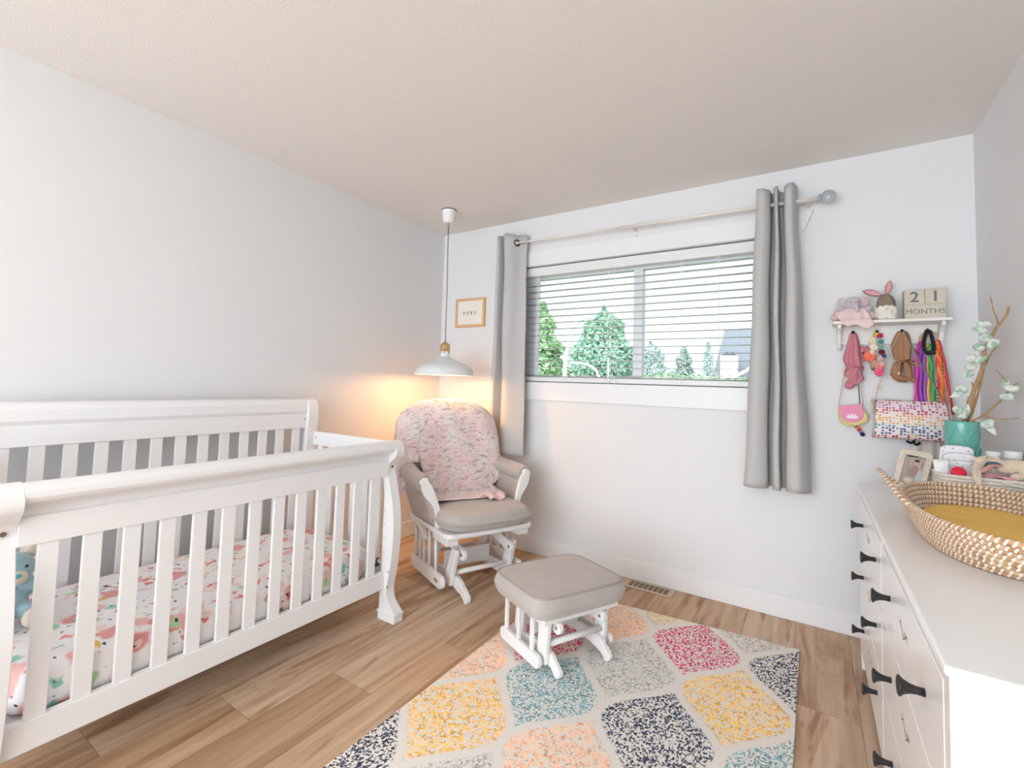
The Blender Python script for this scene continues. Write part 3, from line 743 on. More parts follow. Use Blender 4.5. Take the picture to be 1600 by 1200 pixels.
curtain('grey curtain panel hanging left of the window, beside the small framed picture',
        [(.622, -.06, 0), (.63, -.125, 0), (.655, -.135, 0), (.672, -.06, 0), (.69, -.125, 0), (.715, -.14, 0), (.762, -.118, 0), (.800, -.062, 0), (.845, -.052, 0)],
        [(.60, -.05, 0), (.605, -.12, 0), (.645, -.145, 0), (.675, -.07, 0), (.70, -.08, 0), (.715, -.14, 0), (.75, -.165, 0), (.82, -.155, 0), (.905, -.12, 0)], .690, 2.305, .74,
        [((.780, -.091, 2.2415), ((.60, .80, 0), (0, 0, 1)))])
curtain('grey curtain panel hanging right of the window, nearer the wall shelf',
        [(2.345, -.06, 0), (2.345, -.13, 0), (2.375, -.155, 0), (2.405, -.12, 0), (2.41, -.045, 0), (2.425, -.05, 0), (2.43, -.13, 0), (2.445, -.145, 0), (2.452, -.05, 0), (2.475, -.05, 0), (2.48, -.14, 0), (2.51, -.155, 0), (2.53, -.08, 0)],
        [(2.28, -.05, 0), (2.285, -.13, 0), (2.33, -.165, 0), (2.385, -.13, 0), (2.395, -.05, 0), (2.415, -.05, 0), (2.42, -.13, 0), (2.45, -.15, 0), (2.455, -.05, 0), (2.48, -.05, 0), (2.485, -.14, 0), (2.54, -.165, 0), (2.59, -.09, 0)], .690, 2.300, 2.44,
        [])

# ------------------------------------------------------------ picture by the curtain
t = thing('picture_frame', 'light oak frame with four small pennants printed on cream, on the window wall', 'picture', (.308, -.012, 1.757))
fw = MB(); x0, x1, z0, z1 = .163, .453, 1.641, 1.875
for a in ((x0, x1, z0, z0+.02), (x0, x1, z1-.02, z1), (x0, x0+.02, z0+.02, z1-.02), (x1-.02, x1, z0+.02, z1-.02)): fw.box(a[0], a[1], -.022, -.001, a[2], a[3])
obj('frame', fw, mat('light_oak', (222, 178, 128), .5, bump=.1, bscale=30, stretch=(1, 1, .2), var=.1, vscale=12), t, bevel=.002)
obj('mat_board', MB().box(x0+.018, x1-.018, -.014, -.003, z0+.018, z1-.018), mat('print_paper', (238, 232, 222), .8), t)
for i, c in enumerate([(196, 168, 150), (150, 186, 176), (140, 156, 168), (206, 196, 84)]):
    xx = .246+i*.038
    obj('pennant', MB().prism([(xx-.013, 1.768), (xx+.013, 1.768), (xx+.002, 1.735), (xx-.002, 1.735)], -.0146, -.0139), mat('pennant_%d' % i, c, .8), t)

# ------------------------------------------------------------ pendant lamp
def make_pendant():
    cx, cy = .427, -.45
    t = thing('pendant_lamp', 'white metal dome pendant lamp with brass neck hanging in the corner', 'pendant lamp', (cx, cy, 1.243))
    T = Matrix.Translation((cx, cy, 0))
    can = MB().lathe([(.001, 2.438), (.052, 2.438), (.052, 2.432), (.047, 2.405), (.039, 2.352), (.034, 2.344), (.002, 2.342)], 32, M=Matrix.Translation((cx-.012, cy, 0)))
    cn = obj('canopy', can, PLAST, t)
    obj('canopy_gap', MB().lathe([(.046, 2.4399), (.054, 2.4385), (.054, 2.434), (.046, 2.434)], 32, M=Matrix.Translation((cx-.012, cy, 0))), mat('dark_gap', (60, 56, 52), .8), cn)
    obj('cord_grip', MB().cyl((cx-.012, cy, 2.346), (cx-.012, cy, 2.312), .008, 12), BRASS, cn)
    obj('cord', MB().tube([(cx-.012, cy, 2.315), (cx-.002, cy, 1.9), (cx, cy, 1.47)], .0032, 8), mat('grey_cord', (128, 124, 118), .8), t)
    neck = MB().lathe([(.006, 1.482), (.012, 1.476), (.022, 1.470), (.031, 1.462), (.031, 1.412), (.024, 1.412), (.024, 1.46), (.006, 1.468)], 24, M=T, closed=True)
    nk = obj('brass_neck', neck, BRASS, t)
    ribs = MB()
    for i in range(6):
        a = i*PI/3; ribs.box(cx+.030*math.cos(a)-.004, cx+.030*math.cos(a)+.004, cy+.030*math.sin(a)-.004, cy+.030*math.sin(a)+.004, 1.398, 1.462)
    obj('bracket', ribs, BRASS, nk)
    prof = spline([(.024, 0, 1.452), (.030, 0, 1.43), (.032, 0, 1.39), (.040, 0, 1.372), (.085, 0, 1.350), (.145, 0, 1.325), (.188, 0, 1.297), (.203, 0, 1.270), (.208, 0, 1.243)], 5)
    pr = [(p.x, p.z) for p in prof]; inner = [(r-.0025, z-.001) for r, z in pr][::-1]
    obj('shade', MB().lathe(pr+inner, 48, M=T, closed=True), mat('lamp_enamel', (226, 228, 226), .35), t)
    obj('bulb', MB().ell((cx, cy, 1.325), .030, .030, .034).cyl((cx, cy, 1.355), (cx, cy, 1.42), .013, 12), mat('bulb_glow', (255, 226, 180), .5, emit=((255, 206, 150), 6)), t)
    l = bpy.data.lights.new('pendant_bulb', 'POINT'); l.energy = 8; l.color = (1, .50, .19); l.shadow_soft_size = .035
    lo = bpy.data.objects.new('pendant_bulb', l); COL.objects.link(lo); lo.location = (cx, cy, 1.268)
make_pendant()

# ------------------------------------------------------------ dresser
DW = mat('dresser_white', (248, 248, 247), .28, coat=.15)
def make_dresser():
    t = thing('dresser', 'long white chest of drawers with black knobs against the right wall', 'dresser', (2.99, -1.157, 0))
    XF, XB = 2.767, 3.215; Y0, Y1 = -2.022, -.292
    obj('top', MB().box(2.757, XB, -2.045, -.268, .785, .800), DW, t, bevel=.005, segs=3)
    body = MB(); body.box(XF+.022, XB-.002, Y0+.02, Y1-.02, .095, .784)
    for yy in (Y0, Y1-.03): pass
    obj('carcass', body, DW, t)
    fr = MB()
    for y0, y1 in ((Y0+.0015, Y0+.042), (Y1-.042, Y1-.0015), (-1.178, -1.136)): fr.box(XF-.0008, XF+.022, y0, y1, .08, .7845)
    fr.box(XF+.0002, XF+.0215, Y0+.003, Y1-.003, .755, .784); fr.box(XF+.0002, XF+.0215, Y0+.003, Y1-.003, .08, .112)
    obj('face_frame', fr, DW, t, bevel=.0015)
    for xx, yy in ((XF, Y0), (XF, Y1-.045), (XB-.047, Y0), (XB-.047, Y1-.045)):
        obj('leg', MB().box(xx, xx+.047, yy, yy+.045, 0, .7838), DW, t, bevel=.002)
    # recessed end panel frame rails
    for yy in (Y0+.003, Y1-.018): obj('end_rail', MB().box(XF+.045, XB-.047, yy, yy+.015, .08, .15), DW, t)
    cols_ = [(-1.980, -1.178), (-1.136, -.334)]
    rows = [(.5465, .752), (.3335, .541), (.1155, .328)]
    kprof = [(.0075, 0), (.0072, .012), (.009, .022), (.0135, .031), (.0185, .036), (.0185, .0385), (.014, .0405), (.0, .041)]
    for ci, (ya, yb) in enumerate(cols_):
        for ri, (za, zb) in enumerate(rows):
            d = obj('drawer', MB().box(XF-.0015, XF+.018, ya+.002, yb-.002, za, zb), DW, t, bevel=.002)
            for yk in ((ya+.155), (yb-.165)):
                zk = (za+zb)/2+.004
                Mk = Matrix.Translation((XF-.0015, yk, zk)) @ Matrix.Rotation(-PI/2, 4, 'Y')
                obj('knob', MB().lathe(kprof, 20, M=Mk), BLK, d)
            # thin vine shaped decal
            ym = (ya+yb)/2; zm = (za+zb)/2; dec = MB(); rng = random.Random(ci*3+ri)
            pts = [(XF-.0022, ym-.055+.022*i, zm+.005+.012*math.sin(i*1.7+ri)) for i in range(6)]
            for (a, b) in zip(pts, pts[1:]):
                a = Vector(a); b = Vector(b); dd = Vector((0, 0, .0016)); dec.add([a-dd, b-dd, b+dd, a+dd], [(0, 1, 2, 3)], 0, False)
                m_ = a.lerp(b, .5); dec.add([m_, m_+Vector((0, .008, .010)), m_+Vector((0, .013, .004))], [(0, 1, 2)], 0, False)
            obj('decal', dec, mat('vine_decal', (112, 102, 94), .7), d)
make_dresser()

# ------------------------------------------------------------ changing basket
def make_basket():
    t = thing('changing_basket', 'oval seagrass changing basket with white binding on the dresser', 'basket', (3.018, -1.19, .801))
    m = bpy.data.materials.new('seagrass_coil'); m.use_nodes = True; N, L, B = nodes(m); B.inputs['Roughness'].default_value = .7
    tx = N.new('ShaderNodeTexCoord'); sp = N.new('ShaderNodeSeparateXYZ'); L.new(tx.outputs['UV'], sp.inputs[0])
    ad = N.new('ShaderNodeMath'); ad.operation = 'MULTIPLY_ADD'; L.new(sp.outputs[0], ad.inputs[0]); ad.inputs[1].default_value = .9; L.new(sp.outputs[1], ad.inputs[2])
    fr = N.new('ShaderNodeMath'); fr.operation = 'FRACT'; L.new(ad.outputs[0], fr.inputs[0])
    lt = N.new('ShaderNodeMath'); lt.operation = 'LESS_THAN'; lt.inputs[1].default_value = .36; L.new(fr.outputs[0], lt.inputs[0])
    n = N.new('ShaderNodeTexNoise'); n.inputs['Scale'].default_value = 60; L.new(tx.outputs['Object'], n.inputs['Vector'])
    r = N.new('ShaderNodeValToRGB'); r.color_ramp.elements[0].position = .3; r.color_ramp.elements[1].position = .7
    r.color_ramp.elements[0].color = (*lin((176, 128, 84)), 1); r.color_ramp.elements[1].color = (*lin((224, 186, 140)), 1); L.new(n.outputs[0], r.inputs[0])
    mx = N.new('ShaderNodeMix'); mx.data_type = 'RGBA'; L.new(lt.outputs[0], mx.inputs[0]); L.new(r.outputs[0], mx.inputs[6]); mx.inputs[7].default_value = (*lin((244, 238, 230)), 1); L.new(mx.outputs[2], B.inputs['Base Color'])
    bp = N.new('ShaderNodeBump'); bp.inputs['Strength'].default_value = .8; bp.inputs['Distance'].default_value = .003; L.new(lt.outputs[0], bp.inputs['Height']); L.new(bp.outputs[0], B.inputs['Normal'])
    cx, cy = 3.018, -1.19; mb = MB()
    def ring(a, b, z, k, e=2.35, n=96):
        pts = []
        for i in range(n+1):
            th = 2*PI*i/n; c, s = math.cos(th), math.sin(th); q = (abs(c)**e+abs(s)**e)**(-1/e)
            pts.append((cx+a*q*c, cy+b*q*s, z))
        return pts
    rows = 8
    for k in range(rows):
        f = k/(rows-1); a = .162+.038*f**.8; b = .300+.118*f**.8; z = .8085+.0905*f
        mb.tube(ring(a, b, z, k), .0078, 8, cap=False, uvscale=74)
    obj('coiled_side', mb, m, t)
    fl = MB(); R_ = ring(.160, .298, .804, 0); fl.add([(x, y, .8015) for x, y, z in R_[:-1]]+[(x, y, .8075) for x, y, z in R_[:-1]],
        [list(range(96))[::-1], list(range(96, 192))]+[(i, (i+1) % 96, 96+(i+1) % 96, 96+i) for i in range(96)], 0, False)
    obj('base', fl, mat('seagrass', (200, 158, 112), .8, bump=.3, bscale=90), t)
    for pts in ([(2.819, -1.30, .897), (2.800, -1.24, .915), (2.780, -1.12, .947), (2.774, -1.03, .956), (2.782, -.95, .945), (2.808, -.88, .915), (2.838, -.85, .897)],
                [(3.212, -1.47, .897), (3.216, -1.40, .915), (3.218, -1.30, .945), (3.2185, -1.20, .955), (3.218, -1.10, .945), (3.216, -1.00, .915), (3.210, -.93, .897)]):
        obj('handle', MB().tube(spline(pts, 8), .0068, 10, uvscale=46), m, t)
    # pad lying in the basket
    p = thing('changing_pad', 'mustard yellow quilted pad lying inside the changing basket', 'changing pad', (3.018, -1.19, .8085))
    pm = mat('mustard_cloth', (242, 194, 100), .85, bump=.25, bscale=14, var=.05, vscale=6)
    N, L, B = nodes(pm)
    bb = N.new('ShaderNodeTexBrick')
    mb = MB(); n = 64; vs = []; e = 2.35
    lay = [(.90, .8085), (.965, .816), (.985, .830), (.975, .845), (.94, .855)]
    for f, z in lay:
        for i in range(n):
            th = 2*PI*i/n; c, s = math.cos(th), math.sin(th); q = (abs(c)**e+abs(s)**e)**(-1/e)
            vs.append((cx+.160*f*q*c, cy+.300*f*q*s, z))
    for f in (.85, .7, .55, .4, .25, .1):
        for i in range(n):
            th = 2*PI*i/n; c, s = math.cos(th), math.sin(th); q = (abs(c)**e+abs(s)**e)**(-1/e)
            x = .160*f*q*c; y = .300*f*q*s
            vs.append((cx+x, cy+y, .866-.008*f-.0035*abs(math.sin((x+y)*26))))
    K = len(lay)+6
    mb.add(vs, [(i*n+j, i*n+(j+1) % n, (i+1)*n+(j+1) % n, (i+1)*n+j) for i in range(K-1) for j in range(n)]+[[(K-1)*n+j for j in range(n)], list(range(n))[::-1]])
    for v in mb.v: pass
    obj('pad_cover', mb, pm, p)
make_basket()
# ------------------------------------------------------------ wall shelf
def make_shelf():
    t = thing('wall_shelf', 'small white wall shelf with four bronze hooks on the window wall', 'shelf', (2.90, -.01, 1.43))
    SW = mat('shelf_white', (236, 232, 226), .35)
    obj('board', MB().box(2.681, 3.119, -.140, 0, 1.546, 1.561), SW, t, bevel=.004)
    obj('back_board', MB().box(2.70, 3.10, -.014, 0, 1.452, 1.546), SW, t, bevel=.002)
    for x in (2.700, 3.085):
        obj('bracket', MB().prism([(0, 1.546), (-.115, 1.546), (-.112, 1.528), (-.085, 1.520), (-.062, 1.50), (-.052, 1.47), (-.034, 1.435), (-.012, 1.42), (0, 1.42)], x, x+.016, axis='x'), SW, t, bevel=.002)
    for x in HOOKS:
        h = MB(); h.tube([(x, -.012, 1.505), (x, -.035, 1.500), (x, -.05, 1.505)], .0035, 8); h.ell((x, -.053, 1.512), .0075, .0075, .0085, 12, 8); h.cyl((x, -.0135, 1.505), (x, -.0165, 1.505), .009, 12)
        obj('hook', h, mat('bronze', (70, 56, 44), .4, metal=.7), t)
HOOKS = (2.765, 2.859, 2.954, 3.045)
make_shelf()

# soft toy elephant with blanket
def make_elephant():
    t = thing('plush_elephant', 'lilac plush elephant with a pink blanket body sitting at the shelf left end', 'soft toy', (2.765, -.075, 1.561))
    g = fur('lilac_plush', (203, 192, 198)); p = fur('rose_plush', (224, 188, 190)); p2 = mat('pink_muslin', (232, 206, 204), .95, bump=.4, bscale=60)
    b = MB(); c = Vector((2.765, -.08, 1.655))
    b.ell(c, .034, .032, .034); b.ell(c+Vector((.008, -.034, -.018)), .014, .02, .016); b.ell(c+Vector((.014, -.046, -.036)), .009, .01, .018)
    b.ell(c+Vector((-.045, -.005, -.036)), .032, .018, .016, M=Matrix.Rotation(.3, 4, 'Y')); b.ell(c+Vector((.045, -.005, -.038)), .032, .018, .017, M=Matrix.Rotation(-.5, 4, 'Y')); b.ell(c+Vector((0, 0, -.05)), .04, .03, .034)
    obj('body', b, g, t, remesh=.005)
    for s in (-1, 1):
        obj('ear', MB().ell(c+Vector((s*.042, .006, .004)), .022, .009, .026, M=Matrix.Rotation(s*.4, 4, 'Y')), p if s > 0 else g, t)
        obj('eye', MB().ell(c+Vector((s*.016+.004, -.031, .002)), .0028, .0028, .0028, 8, 6), BLK, t)
    for x, y, z, r in ((2.705, -.085, 1.590, .024), (2.693, -.10, 1.582, .019), (2.722, -.095, 1.588, .024), (2.83, -.075, 1.59, .024)):
        obj('paw', MB().ell((x, y, z), r*1.1, r*.9, r), p, t)
    def fn(u, v):
        a = (u-.5)*2; x = 2.772+.075*a*(.45+.6*v)-.01*v
        y = -.105-.028*math.sin(v*PI*.6)-.010*math.cos(u*17+v*2)*v; z = 1.625-.060*v-.040*v*v*(1-abs(a-.35)**2)+.012*math.cos(u*11)*v
        y = min(y, -.145) if z < 1.565 else y
        return (x, y, z)
    obj('blanket_body', MB().grid(fn, 40, 20), p2, t, solid=.003)
    def f2(u, v): return (2.80+.052*u, -.085+.02*math.sin(u*9), 1.565+.055*v*(1-u*.75)+.004*math.sin(u*20))
    obj('blanket_fold', MB().grid(f2, 20, 8), p2, t, solid=.004)
make_elephant()

# gnome with bunny ears
def make_gnome():
    t = thing('bunny_gnome', 'bearded plush gnome in a brown knit hat with pink bunny ears on the shelf', 'soft toy', (2.893, -.07, 1.561))
    k = mat('brown_knit', (150, 132, 114), .95, bump=.7, bscale=200); c = (2.893, -.072)
    obj('body', MB().lathe([(.0, 0), (.028, 0), (.034, .012), (.034, .05), (.02, .07)], 24, M=Matrix.Translation((*c, 1.562))), mat('white_felt', (226, 220, 210), .95), t)
    bd = MB(); rng = random.Random(2)
    for i in range(60):
        a = -PI*.98*rng.random()-.01; z = 1.572+.052*rng.random(); r = .036
        bd.ell((c[0]+r*math.cos(a), c[1]+r*math.sin(a)*.95, z), .011, .009, .013, 8, 6)
    obj('beard', bd, mat('beard_wool', (242, 236, 224), .95, bump=.6, bscale=180), t, remesh=.004)
    obj('hat', MB().lathe([(.038, 0), (.0395, .006), (.038, .02), (.035, .045), (.027, .066), (.014, .079), (.0, .083)], 28, M=Matrix.Translation((*c, 1.612))), k, t)
    obj('nose', MB().ell((c[0], c[1]-.040, 1.614), .008, .008, .007, 12, 8), mat('nose_pink', (232, 204, 188), .8), t)
    for ang, L_, base in ((-1.22, .085, (-.012, .688)), (.20, .075, (.004, .688))):
        pts = [(0, 0), (.010, .015), (.0145, .04), (.011, .062), (0, .080), (-.011, .062), (-.0145, .04), (-.010, .015)]
        R_ = Matrix.Translation((c[0]+base[0], c[1], 1.0+base[1])) @ Matrix.Rotation(ang, 4, 'Y') @ Matrix.Scale(L_/.08, 4)
        e = obj('ear', MB().prism(pts, -.002, .006, M=R_), k, t, bevel=.003)
        obj('ear_lining', MB().prism([(x*.7, z*.86+.004) for x, z in pts], -.0045, -.002, M=R_), mat('ear_pink', (226, 160, 168), .9), e, bevel=.001)
make_gnome()

# month blocks
WB = mat('pale_block_wood', (205, 196, 178), .6, bump=.1, bscale=20, stretch=(.3, 1, 1), var=.06, vscale=20)
INK = mat('grey_ink', (112, 116, 120), .7)
def block(name, label, x0, x1, z0, z1, txt, size, bold):
    t = thing(name, label, 'wooden block', ((x0+x1)/2, -.075, z0))
    obj('block', MB().box(x0, x1, -.112, -.045, z0, z1), WB, t, bevel=.0015)
    Mx = Matrix.Translation(((x0+x1)/2, -.1125, (z0+z1)/2)) @ Matrix(((1, 0, 0, 0), (0, 0, -1, 0), (0, 1, 0, -size*.35), (0, 0, 0, 1)))
    obj('lettering', text_mb(txt, size, .0003, Mx, bold=bold), INK, t)
block('month_block', 'long pale wooden block reading MONTHS on the white wall shelf', 2.957, 3.101, 1.5612, 1.629, 'MONTHS', .0335, 0)
block('number_block', 'pale wooden cube reading 2, upper left one beside the bunny gnome', 2.957, 3.0285, 1.6294, 1.700, '2', .068, .0012)
block('number_block', 'pale wooden cube reading 1, upper right one nearest the room corner', 3.0295, 3.101, 1.6294, 1.700, '1', .068, .0012)

# ------------------------------------------------------------ things on the hooks
def fold_loft(pts, ws, ds, folds=5, amp=.22, n=28, seed=0, twist=0):
    mb = MB(); P = spline(pts, 5); m = len(P); vs = []
    def it(a, f):
        x = f*(len(a)-1); i = min(int(x), len(a)-2); return a[i]+(a[i+1]-a[i])*(x-i)
    for i, p in enumerate(P):
        f = i/(m-1); w = it(ws, f); d = it(ds, f)
        for j in range(n):
            th = 2*PI*j/n; r = 1+amp*math.sin(folds*th+seed+twist*f*6)+amp*.4*math.sin((folds+3)*th+seed*2-f*5)
            vs.append((p.x+w*math.cos(th)*r, p.y+d*math.sin(th)*r, p.z+.004*math.sin(th*2+f*9)))
    fs = [(i*n+j, i*n+(j+1) % n, (i+1)*n+(j+1) % n, (i+1)*n+j) for i in range(m-1) for j in range(n)]+[list(range(n))[::-1], [(m-1)*n+j for j in range(n)]]
    return mb.add(vs, fs)
def make_pink_wrap():
    t = thing('head_wrap', 'dusty pink knotted fabric head wrap on the leftmost hook', 'head wrap', (2.765, -.04, 1.225))
    m = mat('dusty_pink_cloth', (202, 128, 138), .9, bump=.3, bscale=50)
    obj('cloth', fold_loft([(2.765, -.045, 1.508), (2.765, -.045, 1.45), (2.762, -.045, 1.38), (2.77, -.042, 1.335)], [.010, .022, .030, .028], [.008, .014, .02, .02], 6, .25), m, t)
    obj('twist', fold_loft([(2.745, -.045, 1.352), (2.768, -.05, 1.335), (2.79, -.045, 1.342)], [.012, .022, .01], [.02, .026, .02], 4, .2), m, t)
    obj('tail', fold_loft([(2.772, -.045, 1.335), (2.764, -.045, 1.30), (2.775, -.045, 1.275), (2.755, -.042, 1.245)], [.028, .030, .026, .020], [.02, .02, .018, .015], 5, .25, twist=1), m, t)
    obj('knot', MB().ell((2.748, -.045, 1.243), .021, .017, .018), m, t)
    obj('side_loop', fold_loft([(2.79, -.03, 1.36), (2.812, -.028, 1.385), (2.828, -.026, 1.42), (2.812, -.028, 1.438), (2.80, -.03, 1.41)], [.008, .014, .016, .012, .008], [.008, .010, .012, .01, .008], 4, .2), m, t)
make_pink_wrap()
def make_small_purse():
    t = thing('small_purse', 'small pink and yellow toddler purse with white crown below the pink head wrap', 'purse', (2.757, -.03, 1.035))
    pk = mat('purse_pink', (232, 142, 176), .5); yl = mat('purse_yellow', (226, 206, 140), .6)
    body = [(2.704, 1.135), (2.800, 1.150), (2.806, 1.122), (2.822, 1.098), (2.822, 1.072), (2.805, 1.052), (2.775, 1.040), (2.745, 1.036), (2.720, 1.046), (2.706, 1.068), (2.702, 1.10)]
    obj('body', MB().prism(body, -.042, -.012), yl, t, bevel=.005)
    flap = [(2.704, 1.138), (2.796, 1.152), (2.803, 1.118), (2.805, 1.092), (2.792, 1.070), (2.768, 1.060), (2.740, 1.060), (2.718, 1.074), (2.709, 1.10)]
    fl = obj('flap', MB().prism(flap, -.0465, -.043), pk, t, bevel=.0015)
    cw = [(2.738, 1.078), (2.734, 1.094), (2.742, 1.088), (2.746, 1.102), (2.753, 1.090), (2.758, 1.107), (2.764, 1.091), (2.772, 1.103), (2.774, 1.088), (2.783, 1.094), (2.777, 1.078)]
    obj('crown', MB().prism(cw, -.0485, -.0465), mat('crown_white', (244, 236, 236), .6), fl)
    st = MB()
    for i in range(15):
        a = PI*1.02*(i/14)-.05; st.ell((2.762+.054*math.cos(a), -.0425, 1.096-.050*math.sin(a)), .0016, .001, .0026, 6, 4)
    obj('stitching', st, mat('stitch_brown', (120, 92, 60), .8), t)
    s = MB(); s.tube(spline([(2.705, -.03, 1.138), (2.725, -.035, 1.28), (2.748, -.04, 1.44), (2.762, -.05, 1.503), (2.775, -.045, 1.46), (2.785, -.055, 1.38), (2.79, -.05, 1.28), (2.803, -.03, 1.150)], 8), .0024, 6)
    obj('strap', s, mat('cord_beige', (214, 184, 160), .8), t)
    g = MB(); g.tube([(2.786, -.03, 1.25), (2.788, -.032, 1.20), (2.79, -.03, 1.15)], .0022, 6); obj('green_cord', g, mat('cord_green', (44, 100, 82), .8), t)
make_small_purse()
def make_sock():
    t = thing('striped_tassel', 'tiny striped knit sock charm hanging under the small pink purse', 'charm', (2.789, -.03, .99))
    cs = [(50, 44, 44), (238, 150, 70), (196, 56, 54), (176, 122, 200), (52, 36, 96)]
    a = Vector((2.772, -.028, 1.046)); b = Vector((2.800, -.028, 1.000))
    for i, c in enumerate(cs):
        p = a.lerp(b, i/5); q = a.lerp(b, (i+1)/5)
        mb = MB().tube([p, q], .0085, 12)
        if i == 4: mb.ell(q, .0105, .0095, .0095, 12, 8)
        obj('stripe', mb, mat('sock_%d' % i, c, .9), t)
make_sock()
def make_flowers():
    t = thing('flower_headband', 'headband of colourful fabric flowers on the second hook from the left', 'headband', (2.862, -.04, 1.30))
    b = MB(); pts = spline([(2.859, -.045, 1.512), (2.872, -.045, 1.46), (2.876, -.045, 1.40), (2.868, -.045, 1.34), (2.85, -.045, 1.32), (2.836, -.045, 1.37), (2.838, -.045, 1.44), (2.859, -.045, 1.512)], 6)
    b.tube(pts, .003, 6); obj('band', b, mat('band_cream', (230, 216, 200), .9), t)
    fl = [(2.842, 1.468, .017, (240, 228, 190)), (2.846, 1.435, .018, (240, 230, 200)), (2.838, 1.405, .015, (236, 222, 192)), (2.829, 1.388, .026, (248, 122, 96)), (2.852, 1.350, .022, (196, 160, 140)), (2.862, 1.335, .020, (240, 128, 136)),
          (2.870, 1.492, .013, (200, 40, 96)), (2.855, 1.500, .012, (226, 206, 90)), (2.874, 1.462, .012, (72, 160, 160)), (2.874, 1.435, .011, (120, 176, 176)), (2.876, 1.410, .013, (116, 28, 48)), (2.884, 1.392, .010, (70, 78, 132)), (2.870, 1.378, .013, (222, 190, 196)), (2.848, 1.330, .014, (150, 96, 96)), (2.876, 1.350, .012, (238, 190, 180)), (2.867, 1.310, .020, (238, 92, 128))]
    for i, (x, z, r, c) in enumerate(fl):
        f = MB()
        for k in range(6):
            a = 2*PI*k/6+i; f.ell((x+r*.55*math.cos(a), -.052-.003*(k % 2), z+r*.55*math.sin(a)), r*.5, r*.35, r*.5, 8, 6)
        f.ell((x, -.058, z), r*.35, r*.3, r*.35, 8, 6)
        obj('flower', f, mat('petal_%d_%d_%d' % c, c, .9), t)
make_flowers()
def make_tan_wrap():
    t = thing('head_wrap', 'tan knotted fabric head wrap with a pearl bead on the third hook', 'head wrap', (2.954, -.04, 1.25))
    m = mat('tan_cloth', (168, 124, 92), .9, bump=.3, bscale=50)
    obj('cloth', fold_loft([(2.954, -.045, 1.510), (2.953, -.045, 1.485), (2.953, -.045, 1.44), (2.955, -.045, 1.37)], [.012, .026, .034, .026], [.008, .016, .02, .02], 6, .2), m, t)
    obj('knot', fold_loft([(2.93, -.045, 1.352), (2.953, -.055, 1.362), (2.985, -.045, 1.366)], [.01, .018, .010], [.02, .026, .018], 4, .2), m, t)
    obj('tail', fold_loft([(2.985, -.045, 1.366), (3.0, -.045, 1.355), (3.012, -.045, 1.342)], [.010, .012, .009], [.008, .008, .006], 4, .2), m, t)
    obj('tail', fold_loft([(2.938, -.045, 1.355), (2.932, -.045, 1.32), (2.936, -.045, 1.285)], [.016, .018, .014], [.014, .016, .012], 4, .25), m, t)
    obj('twist', fold_loft([(2.918, -.045, 1.305), (2.945, -.052, 1.283), (2.975, -.046, 1.268), (2.988, -.045, 1.285)], [.010, .026, .022, .010], [.014, .022, .02, .012], 5, .22), m, t)
    obj('tail', fold_loft([(2.968, -.045, 1.36), (2.975, -.045, 1.32), (2.978, -.045, 1.28)], [.012, .014, .012], [.012, .012, .012], 4, .2), m, t)
    obj('bead', MB().ell((2.937, -.070, 1.306), .0055, .005, .0055, 10, 8), mat('pearl', (238, 232, 222), .2), t)
make_tan_wrap()
def ribbon_mb(pts, w, side=(1, 0, 0)):
    P = spline(pts, 6); s = Vector(side)*w/2; mb = MB()
    vs = []
    for i, p in enumerate(P): q = Vector((0, .004*math.sin(i*.9), 0)); vs += [p-s+q, p+s-q]
    return mb.add(vs, [(2*i, 2*i+1, 2*i+3, 2*i+2) for i in range(len(P)-1)])
def make_ribbons():
    t = thing('ribbon_ring', 'wooden ring with long magenta, purple, green, orange and red ribbons on the last hook', 'ribbon toy', (3.05, -.04, 1.14))
    r = MB(); r.tube([(3.052+.033*math.cos(2*PI*i/32), -.042, 1.472+.033*math.sin(2*PI*i/32)) for i in range(33)], .0045, 10, cap=False)
    obj('wooden_ring', r, mat('ring_wood', (214, 178, 136), .5), t)
    rb = [((3.020, 1.452), (3.006, 1.40), (3.002, 1.14), .018, (206, 32, 150)), ((3.026, 1.448), (3.018, 1.38), (3.020, 1.15), .017, (128, 48, 168)), ((3.032, 1.444), (3.034, 1.36), (3.032, 1.16), .012, (166, 60, 190)),
          ((3.046, 1.440), (3.044, 1.34), (3.046, 1.14), .012, (232, 190, 50)), ((3.050, 1.440), (3.058, 1.30), (3.066, 1.13), .016, (52, 160, 78)), ((3.074, 1.448), (3.084, 1.34), (3.098, 1.12), .018, (240, 128, 40)), ((3.079, 1.452), (3.092, 1.32), (3.102, 1.15), .010, (248, 160, 60)),
          ((3.084, 1.458), (3.104, 1.34), (3.126, 1.12), .011, (216, 36, 40)), ((3.070, 1.445), (3.078, 1.32), (3.090, 1.13), .010, (222, 50, 36))]
    for i, (a, b, c, w, col) in enumerate(rb):
        y = -.046-.003*(i % 3)
        o = ribbon_mb([(a[0], y, a[1]), ((a[0]+b[0])/2, y-.004, (a[1]+b[1])/2), (b[0], y, b[1]), ((b[0]+c[0])/2, y-.003, (b[1]+c[1])/2), (c[0], y, c[1])], w)
        o.ell((a[0], -.043, a[1]), .009, .008, .010, 8, 6)
        obj('ribbon', o, mat('satin_%d_%d_%d' % col, col, .35, sheen=.3), t, solid=.001)
make_ribbons()
t = thing('black_headband', 'black velvet headband loop hanging over the ribbons on the last hook', 'headband', (3.045, -.06, 1.39))
VB = mat('black_velvet', (20, 20, 28), .9, sheen=.3)
obj('loop', MB().tube(spline([(3.043, -.060, 1.512), (3.032, -.061, 1.47), (3.030, -.062, 1.43), (3.038, -.062, 1.404), (3.055, -.062, 1.404), (3.064, -.062, 1.425), (3.060, -.061, 1.47), (3.050, -.060, 1.51)], 6), .0045, 8, flat=1.8), VB, t)
